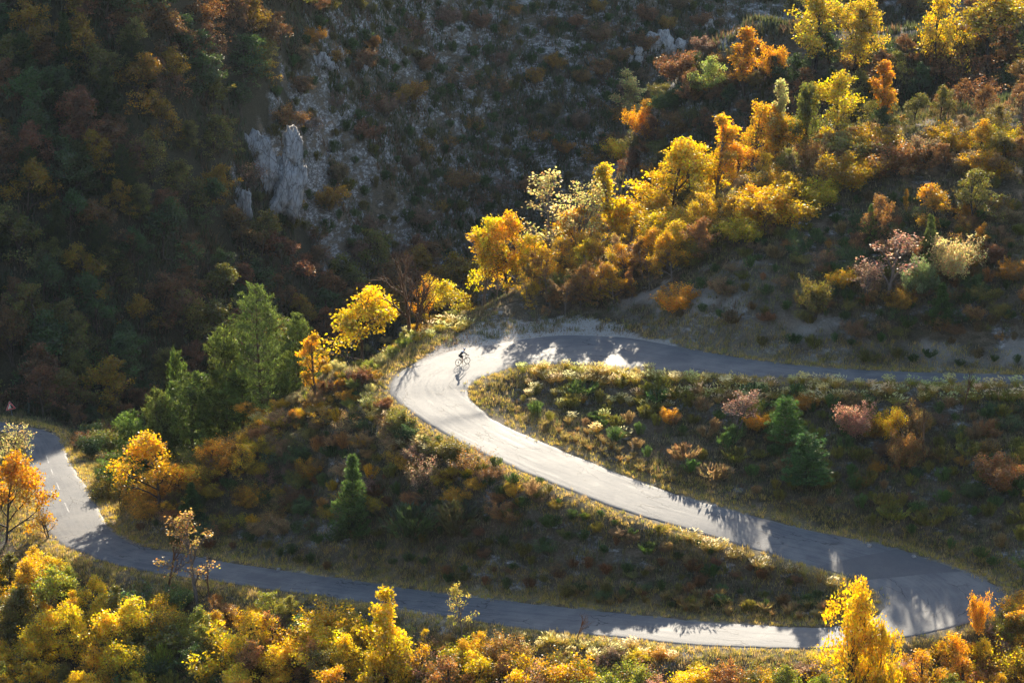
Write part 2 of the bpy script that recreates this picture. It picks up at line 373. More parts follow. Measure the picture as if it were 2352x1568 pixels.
p = t.n('BsdfPrincipled'); t.set(p.inputs['Base Color'], t.mix(t.ramp(f, (.38, 0), (.55, 1)), (.42, .41, .40), (.15, .147, .147))); p.inputs['Roughness'].default_value = .7
M_PAINT = t.done(p.outputs[0])
def strip(name, sa, sb, mat, dz, wob):
    V = []; F = []; qs = list(range(int(sa*12), int(sb*12)+1)); m_ = 9
    for i_, q in enumerate(qs):
        for j_ in range(m_):
            tt = .01 + .98*j_/(m_-1); e = (1 if i_ == len(qs)-1 else -1 if i_ == 0 else 0)*wob*math.sin(j_*1.7+sa)
            g_ = road_point(q/12, tt, dz); g2 = road_point(q/12+.08, tt, dz); V.append(g_ + (g2-g_)*e)
    F = [(a*m_+b, a*m_+b+1, (a+1)*m_+b+1, (a+1)*m_+b) for a in range(len(qs)-1) for b in range(m_-1)]
    return V, F
t = NT("dark_asphalt_patch"); tc = t.n('TexCoord').outputs['Object']; g_ = t.noise(26, 3, .8, tc); b_ = t.noise(.9, 4, .7, tc)
p = t.n('BsdfPrincipled'); t.set(p.inputs['Base Color'], t.mix(t.ramp(b_, (.4, 0), (.6, .5)), t.ramp(g_, (.25, (.06, .062, .07)), (.75, (.17, .168, .17))), (.08, .082, .092))); p.inputs['Roughness'].default_value = .62; p.inputs['Specular IOR Level'].default_value = .09
M_PATCH = t.done(p.outputs[0])
t = NT("pale_seam"); p = t.n('BsdfPrincipled'); p.inputs['Base Color'].default_value = (.26, .25, .24, 1); p.inputs['Roughness'].default_value = .8; M_SEAM = t.done(p.outputs[0])
V, F = strip('road_patch', 22.3, 23.8, None, .006, .6); link("road_patch", mesh_np("road_patch", V, F, 4, smooth=True, mats=[M_PATCH]), kind='structure')
V = []; F = []
for s0 in (43.05, 43.75, 44.35, 44.95):                     # worn centre dashes on the left bend
    a, b = [int(x*12) for x in (s0, s0+.33)]
    for q in range(a, b+1):
        for w in (-.06, .06): V.append(RC[q] + D2[q]*w + np.array([0, 0, .045]))
    m0 = len(V) - 2*(b-a+1)
    F += [(m0+2*j, m0+2*j+1, m0+2*j+3, m0+2*j+2) for j in range(b-a)]
link("road_markings", mesh_np("road_markings", V, F, 4, mats=[M_PAINT]), kind='structure')

# ------------------------------------------------------------------ plant materials
def leaf_mat(name, trans=.52, gloss=.06, rough=.48):
    t = NT(name); oi = t.n('ObjectInfo'); a = t.n('VertexColor', layer_name='Col')
    c = t.mix(1.0, oi.outputs['Color'], a.outputs[0], 'MULTIPLY')
    d = t.n('BsdfDiffuse'); t.set(d.inputs[0], c)
    tr = t.n('BsdfTranslucent'); h = t.n('HueSaturation', Saturation=1.12, Value=1.38); t.set(h.inputs['Color'], c); t.set(tr.inputs[0], h.outputs[0])
    m = t.n('MixShader'); m.inputs[0].default_value = trans; t.set(m.inputs[1], d.outputs[0]); t.set(m.inputs[2], tr.outputs[0])
    g = t.n('BsdfGlossy'); g.inputs['Roughness'].default_value = rough; t.set(g.inputs[0], (.9, .88, .82))
    m2 = t.n('MixShader'); m2.inputs[0].default_value = gloss; t.set(m2.inputs[1], m.outputs[0]); t.set(m2.inputs[2], g.outputs[0])
    return t.done(m2.outputs[0])
M_LEAF = leaf_mat("leaf"); M_NEEDLE = leaf_mat("needle", .38, .03, .45); M_GRASS = leaf_mat("grass_blade", .55, .05, .45); M_PLUME = leaf_mat("feather_plume", .6, .05, .5)
t = NT("bark"); a = t.noise(6, 4, .7); p = t.n('BsdfPrincipled'); oi = t.n('ObjectInfo')
t.set(p.inputs['Base Color'], t.mix(1.0, t.ramp(a, (.3, (.45, .42, .40)), (.7, (1.2, 1.15, 1.1))), oi.outputs['Color'], 'MULTIPLY')); p.inputs['Roughness'].default_value = .9
M_BARK = t.done(p.outputs[0])
t = NT("twig"); a = t.noise(6, 4, .7); p = t.n('BsdfPrincipled')
t.set(p.inputs['Base Color'], t.ramp(a, (.3, (.06, .045, .035)), (.7, (.17, .135, .11)))); p.inputs['Roughness'].default_value = .9
M_TWIG = t.done(p.outputs[0])

# ------------------------------------------------------------------ plant shapes
def unit(v): return v/(np.linalg.norm(v, axis=-1, keepdims=True) + 1e-9)
def tubes(segs, sides=4):
    V = []; F = []
    for a, b, r0, r1 in segs:
        a, b = np.array(a), np.array(b); d = unit(b-a); x = unit(np.cross(d, (.31, .9, .22))); y = np.cross(d, x); n0 = len(V)
        s = sides if r0 > .03 else 3
        for c_, r in ((a, r0), (b + d*r1*.3, r1)):
            for k in range(s): w = 2*math.pi*k/s; V.append(c_ + r*(math.cos(w)*x + math.sin(w)*y))
        F += [(n0+k, n0+(k+1) % s, n0+s+(k+1) % s, n0+s+k) for k in range(s)]
    return np.array(V), np.array(F)
def cards(P, L, Wd, D=None, R=None, fold=.25, tint=.18, seed=0):      # leaf cards at P: long side along D
    r = np.random.default_rng(seed); n = len(P)
    D = unit(r.normal(size=(n, 3))) if D is None else unit(D); N = unit(r.normal(size=(n, 3))); S = unit(np.cross(D, N)); N = np.cross(S, D)
    L = (L*(.7+.6*r.random(n)))[:,None]; Wd = (Wd*(.7+.6*r.random(n)))[:,None]
    V = np.stack([P, P + D*L*.5 + S*Wd*.5 + N*L*fold*.3, P + D*L, P + D*L*.5 - S*Wd*.5 - N*L*fold*.3], 1).reshape(-1, 3)
    F = np.arange(4*n).reshape(n, 4)
    v = np.exp(r.normal(0, .22, n)); hu = r.normal(0, tint, n)
    c = np.stack([v*(1+hu*.35), v*(1-hu*.6), v*(1-np.abs(hu)*.5)], 1).clip(.2, 2.2)
    return V, F, np.repeat(c, 4, 0)
def rotv(d, ang, r):
    ax = unit(np.cross(d, r.normal(size=3))); return unit(d*math.cos(ang) + np.cross(ax, d)*math.sin(ang))
def skeleton(r, h, base, spread, levels=3, lean=0.0, upb=.25, splits=(5, 4, 3), r0=.11, ln=.5, fork=False):
    segs, tips = [], []
    def grow(p, d, L, rd, lev):
        n = 4 if lev == 0 else 3; q = p; pts = [(p, d, rd)]
        for k in range(n):
            d = unit(d + r.normal(size=3)*(.07 if lev == 0 else .2) + np.array([0, 0, upb*(.3 if lev == 0 else .5)]))
            q2 = q + d*L/n; r2 = rd*(1-.55*(k+1)/n*(.8 if lev == 0 else 1)); segs.append((q, q2, pts[-1][2], r2)); q = q2; pts.append((q, d, r2))
        if lev >= levels: tips.extend([pts[-1][0], pts[-2][0]]); return
        m = splits[min(lev, len(splits)-1)]
        for k in range(m):
            f = (.35 if lev else base) + (1-(.35 if lev else base))*(k+.6*r.random())/m; j = min(n-1, int(f*n)); w = f*n-j
            pp = pts[j][0]*(1-w) + pts[j+1][0]*w
            ang = spread*(.7+.6*r.random())*(1.25-.6*f if lev == 0 else 1)
            grow(pp, rotv(pts[j][1], ang, r), L*ln*(.75+.5*r.random())*(1.15-.55*f if lev == 0 else 1), pts[j][2]*.6, lev+1)
        grow(q, d, L*ln*.6, pts[-1][2]*.9, lev+1)
    grow(np.array([0, 0, -.35]), unit(np.array([lean, 0, 1.0])), h*.8, r0, 0)
    if fork: grow(np.array([.15, .05, -.3]), unit(np.array([.3, .1, 1.0])), h*.7, r0*.8, 0)
    return segs, np.array(tips)
PROTO = {}
def add_proto(name, parts): PROTO[name] = parts
def leafy(name, seed, h, base, spread, splits, k, sig, ls, mat=M_LEAF, twigs=True, sq=(1, 1), **kw):
    r = np.random.default_rng(seed); segs, tips = skeleton(r, h, base, spread, splits=splits, **kw)
    zmax = tips[:,2].max(); sc_ = h/zmax
    segs = [(a*sc_, b*sc_, c_, d) for a, b, c_, d in segs]; tips = tips*sc_
    V, F = tubes([s for s in segs if twigs or s[2] > .02]); parts = [('trunk', mesh_np(name+'_trunk', V, F, 4 if F.shape[1] == 4 else 3, mats=[M_BARK]))]
    if k:
        pick = tips[r.random(len(tips)) < .92]; m = r.integers(int(k*.4), int(k*1.6)+1, len(pick))
        Pn = np.repeat(pick, m, 0); Pn = Pn + r.normal(size=Pn.shape)*sig*np.array([1, 1, .7])
        Pn[:,2] = np.maximum(Pn[:,2], .15)
        V, F, c_ = cards(Pn, ls, ls*.75, seed=seed+1, fold=.5)
        br = 1 + 1.1*vnoise(Pn[:,0]*1.3+seed, Pn[:,2]*1.3+Pn[:,1]) + .5*vnoise(Pn[:,0]*4, Pn[:,2]*4+Pn[:,1]*3); c_ = c_*np.repeat(br, 4)[:,None]
        parts.append(('crown', mesh_np(name+'_crown', V, F, 4, col=c_, mats=[mat])))
    add_proto(name, (h, parts))
# broad autumn trees (about 6 m), narrow ones, half-bare ones, bare ones
leafy('oak1', 11, 6.2, .2, .85, (9, 5, 3), 11, .19, .17)
leafy('oak2', 12, 5.8, .15, .95, (9, 5, 3), 11, .20, .17, lean=.1)
leafy('oak3', 13, 6.6, .2, .75, (8, 4, 3), 11, .18, .16, fork=True)
leafy('oak4', 14, 6.0, .12, .9, (9, 5, 3), 9, .17, .16)
leafy('oak5', 15, 5.5, .15, 1.0, (8, 5, 3), 11, .19, .17)
leafy('slim1', 21, 6.0, .12, .45, (8, 3, 3), 13, .17, .17, ln=.34)
leafy('slim2', 22, 6.0, .2, .38, (9, 3, 2), 16, .17, .17, ln=.32)
leafy('thin1', 31, 6.5, .3, .55, (7, 4, 3), 4, .16, .14, ln=.45)
leafy('thin2', 32, 6.0, .35, .7, (7, 4, 3), 3, .16, .14, fork=True)
leafy('bare1', 41, 6.5, .3, .75, (8, 4, 3), 0, .1, .1, r0=.2, fork=True)
leafy('bare2', 42, 5.0, .4, .5, (5, 4, 2), 0, .1, .1, r0=.11)
leafy('tall1', 51, 7.0, .62, .5, (6, 4, 3), 14, .19, .18, ln=.33)
def bush(name, seed, h, w, stems, k, sig, ls, up=1.0, mat=M_LEAF, lev=2, wood=M_TWIG, as_part=False):
    r = np.random.default_rng(seed); segs = []; tips = []
    for s in range(stems):
        a = r.random()*6.283; sp_ = (r.random()**.6)*w/h*.5
        d = unit(np.array([math.cos(a)*sp_*2, math.sin(a)*sp_*2, up])); p_ = np.array([math.cos(a)*.12, math.sin(a)*.12, -.15])
        def g(p_, d, L, rd, l):
            for k_ in range(3):
                d = unit(d + r.normal(size=3)*.16 + np.array([0, 0, .06])); q = p_ + d*L/3; segs.append((p_, q, rd, rd*.7)); p_ = q; rd *= .7
                if l < lev:
                    for z_ in range(2 if k_ else 1): g(p_, rotv(d, .35+.35*r.random(), r), L*.45, rd*.7, l+1)
                if k_ or l: tips.append(p_)
        g(p_, d, h*(.55+.45*r.random()), .022, 0)
    tips = np.array(tips); f = h/max(.1, tips[:,2].max()); tips = tips*f; segs = [(a*f, b*f, c_, d) for a, b, c_, d in segs]
    V, F = tubes(segs, 3); Vs, Fs, cs = V, F, np.ones((len(V), 3))
    parts = []
    if k:
        m = r.integers(int(k*.4), int(k*1.6)+1, len(tips)); Pn = np.repeat(tips, m, 0); Pn = Pn + r.normal(size=Pn.shape)*sig; Pn[:,2] = np.maximum(Pn[:,2], .04)
        V, F, c_ = cards(Pn, ls, ls*.7, seed=seed+1, fold=.5); c_ = c_*np.repeat(1 + 1.3*vnoise(Pn[:,0]*2.5+seed, Pn[:,2]*3+Pn[:,1]*2), 4)[:,None]
        parts.append(('foliage', mesh_np(name+'_foliage', V, F, 4, col=c_, mats=[mat])))
    parts.append(('stems', mesh_np(name+'_stems', Vs, Fs, 4, mats=[wood])))
    add_proto(name, (h, parts))
bush('bush1', 61, 2.2, 2.6, 15, 5, .10, .10); bush('bush2', 62, 2.0, 2.0, 13, 5, .10, .10, up=1.4); bush('bush3', 63, 2.6, 2.0, 14, 5, .11, .11, up=1.6); bush('bush4', 64, 2.4, 2.8, 17, 3, .14, .10)
bush('twig1', 66, 2.0, 2.4, 12, 2, .10, .09, lev=2); bush('twig2', 67, 2.4, 2.0, 11, 2, .10, .09)
bush('dead1', 68, 2.2, 1.8, 7, 0, .1, .1)
def merged(name, h, lists, mats):            # several (V, F, col, slot) quads lists in one mesh
    V = np.concatenate([a[0] for a in lists]); o = 0; Fs = []; sl = []
    for a in lists: Fs.append(a[1]+o); o += len(a[0]); sl += [a[3]]*len(a[1])
    me = mesh_np(name, V, np.concatenate(Fs), 4, col=np.concatenate([a[2] for a in lists]), mats=mats)
    me.polygons.foreach_set('material_index', np.array(sl, np.int32)); add_proto(name, (h, [(None, me)])); return me
def broom(name, seed, h, w, n, mat=M_LEAF, ls=.22, wd=.035):      # upright thin-stemmed shrub
    r = np.random.default_rng(seed); P = []; D = []
    nb = 14; bl = [(r.random()*6.283, r.random()**.6) for _ in range(nb)]
    for q in range(n):
        a, e = bl[r.integers(nb)]; a += r.normal()*.35; e = min(1.1, e*(.8+.4*r.random())); tz = r.random()**.6*(1.05-.35*e)
        x = w/2*e*(.25+.75*tz); P.append((math.cos(a)*x, math.sin(a)*x, h*tz*.82)); D.append((math.cos(a)*e*.7, math.sin(a)*e*.7, 1.1))
    P = np.array(P); D = np.array(D) + r.normal(size=(n, 3))*.22
    V, F, c_ = cards(P, ls, wd, D=D, seed=seed+5, fold=.1, tint=.12); c_ = c_*np.repeat(.55 + .9*P[:,2]/h, 4)[:,None] if False else c_*np.repeat(1 + 1.2*vnoise(P[:,0]*3+seed, P[:,1]*3), 4)[:,None]
    merged(name, h, [(V, F, c_, 0)], [mat])
broom('broom1', 71, 1.3, 1.7, 900); broom('broom2', 72, 1.6, 1.5, 900); broom('broom3', 73, 1.0, 1.6, 700)
broom('cushion1', 76, .7, 1.3, 500, ls=.14, wd=.05); broom('cushion2', 77, .8, 1.0, 450, ls=.14, wd=.05)
def tuft(name, seed, h, w, n, plumes, dry=False):
    r = np.random.default_rng(seed); a = r.random(n)*6.283; e = r.random(n)**.7
    P = np.stack([np.cos(a)*w*.18*e, np.sin(a)*w*.18*e, np.zeros(n)], 1); D = np.stack([np.cos(a)*e*w*.7, np.sin(a)*e*w*.7, h*(.9+.2*r.random(n))], 1)
    D[:,0] -= .10*h
    L1 = [cards(P, .62*h, .035, D=D, seed=seed, fold=.05) + (0,)]
    Ln = np.linalg.norm(D, axis=1)
    L1.append(cards(P + unit(D)*.5*h, .5*h, .03, D=unit(D) + np.stack([np.cos(a)*.5, np.sin(a)*.5, -.25*e], 1), seed=seed+2, fold=.05) + (0,))
    if plumes:
        k = r.integers(0, n, plumes); Q = P[k] + unit(D[k])*h*(.85+.35*r.random(plumes))[:,None]; dd = unit(D[k]) + np.array([-.9, -.1, -.35]) + r.normal(size=(plumes, 3))*.15
        V, F, c_ = cards(Q, .26, .075, D=dd, seed=seed+3, fold=.2, tint=.05); L1.append((V, F, c_*0+np.array([1.7, 1.95, 3.2])*np.repeat(.8+.4*r.random(plumes), 4)[:,None], 1))
    merged(name, h, L1, [M_GRASS, M_PLUME])
tuft('feather1', 81, .8, .9, 120, 70); tuft('feather2', 82, .7, 1.1, 130, 45); tuft('feather3', 83, .9, .8, 110, 90)
tuft('stalks', 85, .8, .45, 80, 0)
def pine(name, seed, h, w, whorls, mat=M_NEEDLE, base=.12, pw=1.0, dens=1.0, openness=0):
    r = np.random.default_rng(seed); segs = []; P = []; D = []
    z = -.3; pts = []
    for k in range(9): pts.append(np.array([math.sin(k*.9+seed)*.06, math.cos(k*.7)*.05, -.3 + (h+.15)*k/8]))
    for k in range(8): segs.append((pts[k], pts[k+1], .16*h/8*(1-k/8.5), .16*h/8*(1-(k+1)/8.5)))
    for k in range(whorls):
        f = base + (1-base)*(k+.3*r.random())/whorls; zz = h*f; Lb = w/2*((1-f)**pw*1.02 + .06)*(.78+.44*r.random())
        nb = 6 if f < .8 else 4; a0 = r.random()*6.28
        for b in range(nb):
            if r.random() < openness: continue
            a = a0 + 6.283*b/nb + r.normal()*.2; rise = .15 + .55*f; d = unit(np.array([math.cos(a), math.sin(a), rise])); L = Lb*(.7+.5*r.random()); o = np.array([0, 0, zz])
            e = o + d*L + np.array([0, 0, .1*L]); segs.append((o, (o+e)/2 - np.array([0, 0, .04*L]), .035*(1-f)+.012, .018)); segs.append(((o+e)/2 - np.array([0, 0, .04*L]), e, .018, .008))
            nc = max(2, int(L/.30*dens))
            for c_ in range(nc):
                g = .3 + .7*(c_+.5)/nc; cp = o*(1-g) + e*g; side = np.array([-math.sin(a), math.cos(a), 0]); wsp = .42*(1.15-g)*L
                for s in (-1, 0, 1):
                    tp = cp*1.0 + side*s*wsp*(.5+.5*r.random()) + r.normal(size=3)*.06 + np.array([0, 0, .05])
                    m = int(15*dens); P.append(np.repeat(tp[None], m, 0) + r.normal(size=(m, 3))*.05*(1+L*.2)); dd = r.normal(size=(m, 3))*.8 + d*.5 + np.array([0, 0, .75]) + side*s*.4; D.append(dd)
    P = np.concatenate(P); D = np.concatenate(D)
    V, F = tubes(segs); parts = [('trunk', mesh_np(name+'_trunk', V, F, 4, mats=[M_BARK]))]
    V, F, c_ = cards(P, .21, .058, D=D, seed=seed+9, fold=.05, tint=.08); c_ = c_*np.repeat(1 + 1.5*vnoise(P[:,0]*2.2+seed, P[:,2]*2.6+P[:,1]*1.9), 4)[:,None]
    parts.append(('crown', mesh_np(name+'_crown', V, F, 4, col=c_, mats=[mat]))); add_proto(name, (h, parts))
pine('pine1', 91, 9.5, 8.4, 16, base=.1, pw=.75, dens=.85, openness=.08); pine('pine2', 92, 6.5, 5.0, 12, base=.06, pw=.7); pine('pine3', 93, 5.0, 3.6, 11, base=.1, pw=.55)
pine('fir1', 94, 4.5, 2.4, 12, base=.04, pw=1.0, dens=.9); pine('pine4', 95, 5.0, 3.0, 9, base=.25, pw=.5, openness=.25)

# ------------------------------------------------------------------ placing plants
SIZE = {}
for nm, (h, parts) in PROTO.items():
    co = np.concatenate([np.array([v.co for v in me.vertices]) for _, me in parts])
    SIZE[nm] = (h, np.percentile(np.abs(co[:,0]), 97)*2)
RND = random.Random(5); USED = {}
BARKS = {'dark': (.055,.045,.04), 'grey': (.20,.17,.15), 'brown': (.12,.085,.06)}
TAKEN = []
ONES = 'zero one two three four five six seven eight nine ten eleven twelve thirteen fourteen fifteen sixteen seventeen eighteen nineteen'.split()
TENS = ' ten twenty thirty forty fifty sixty seventy eighty ninety'.split(' ')
def word(n):
    n = max(0, min(99, int(round(n)))); return ONES[n] if n < 20 else TENS[n//10] + ('-' + ONES[n % 10] if n % 10 else '')
def where(u, v):
    a, b = 100*u/2352, 100*v/1568
    for da, db in ((0,0),(.5,0),(-.5,0),(0,.5),(0,-.5),(.5,.5),(-.5,-.5),(1,0),(0,1),(-1,0),(0,-1),(1,1),(-1,-1),(1,-1),(-1,1),(0,1.6),(0,-1.6),(1.6,0),(-1.6,0),(1.6,1),(-1.6,-1),(1,-1.6),(-1,1.6),(-2,0),(-2,1),(-2,-1),(-1.6,-2)):
        s = "%s percent across, %s percent down" % (word(a+da), word(b+db))
        if s not in USED: break
    USED[s] = 1; return s
def plant(proto, name, label, cat, u, v, top=None, w=None, h=None, col=(.1,.1,.05), bark='dark', group=None, y0=150, loc=None, rot=None, yfix=None, auto=False, jit=.08, lean=0):
    if yfix: q = at_y(u, v, yfix); loc = (q[0], yfix, height(q[0], yfix))
    p = loc or hit(u, v, y0)
    if p is None: return None
    if yfix: v = project(*p)[1]
    dep = p[1]*cP - (p[2]-CAM_H)*sP; pxm = FPX/dep
    if top is not None: h = (v-top)/pxm/.955
    ph, pw = SIZE[proto]; s = h/ph; sx = s if w is None else (w/pxm)/pw
    sx = min(max(sx, .45*s), 2.4*s)
    if auto:
        uu, vv, _ = project(p[0], p[1], p[2]+h*.5)
        if uu > 2400 or uu < -50 or vv > 1630 or vv < -70: return None
    parts = PROTO[proto][1]
    j = lambda c: (max(.005, c[0]*(1+RND.uniform(-jit, jit))), max(.005, c[1]*(1+RND.uniform(-jit, jit))), c[2], 1)
    single = len(parts) == 1
    root = bpy.data.objects.new(name, parts[0][1] if single else None); C.objects.link(root)
    root.location = (p[0], p[1], p[2]-.04*h/3); root.scale = (sx, sx, s); root.rotation_euler = (RND.uniform(-.04, .04), lean, RND.uniform(0, 6.283) if rot is None else rot)
    if auto: label = label + ", " + where(*project(p[0], p[1], p[2]+h*.5)[:2])
    root['label'] = label; root['category'] = cat
    if group: root['group'] = group
    cc = j(col)
    if single: root.color = cc
    else:
        for pn, me in parts:
            o = bpy.data.objects.new(pn, me); C.objects.link(o); o.parent = root
            o.color = (BARKS[bark] + (1,)) if pn == 'trunk' else cc
    TAKEN.append((p[0], p[1])); return root
def scatter(poly, n, space, y0=150, seed=1, ok=None, tries=14):
    r = random.Random(seed); us = [q[0] for q in poly]; vs = [q[1] for q in poly]; out = []; pts = []
    for _ in range(n*tries):
        if len(out) >= n: break
        u, v = r.uniform(min(us), max(us)), r.uniform(min(vs), max(vs))
        if not inpoly(np.array([u]), np.array([v]), poly)[0]: continue
        p = hit(u, v, y0)
        if p is None: continue
        if ok and not ok(p): continue
        if any((p[0]-q[0])**2 + (p[1]-q[1])**2*.55 < space*space for q in pts): continue
        if rdist(p[0], p[1]) < .9: continue
        pts.append(p); out.append((u, v, p))
    return out
def rdist(x, y): return float((np.sqrt((x-RC[::2,0])**2 + (y-RC[::2,1])**2) - RW[::2]).min())
YEL, GOLD, ORG, RUST = (.70,.50,.045), (.66,.40,.04), (.60,.31,.04), (.30,.165,.06)
BRN, OLV, GRN, LIME = (.17,.085,.04), (.17,.15,.035), (.065,.10,.028), (.27,.27,.05)
PINK, PALE, PINEC, TAN = (.38,.23,.16), (.55,.45,.20), (.135,.17,.045), (.30,.20,.10)
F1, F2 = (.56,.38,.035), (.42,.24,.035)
N = {YEL:'yellow', GOLD:'golden', ORG:'orange', RUST:'rust brown', BRN:'brown', OLV:'olive', GRN:'green', LIME:'lime green', PINK:'pinkish', PALE:'pale yellow', PINEC:'dark green', TAN:'tan'}
G_B = "sunlit trees along the spur behind the upper road"
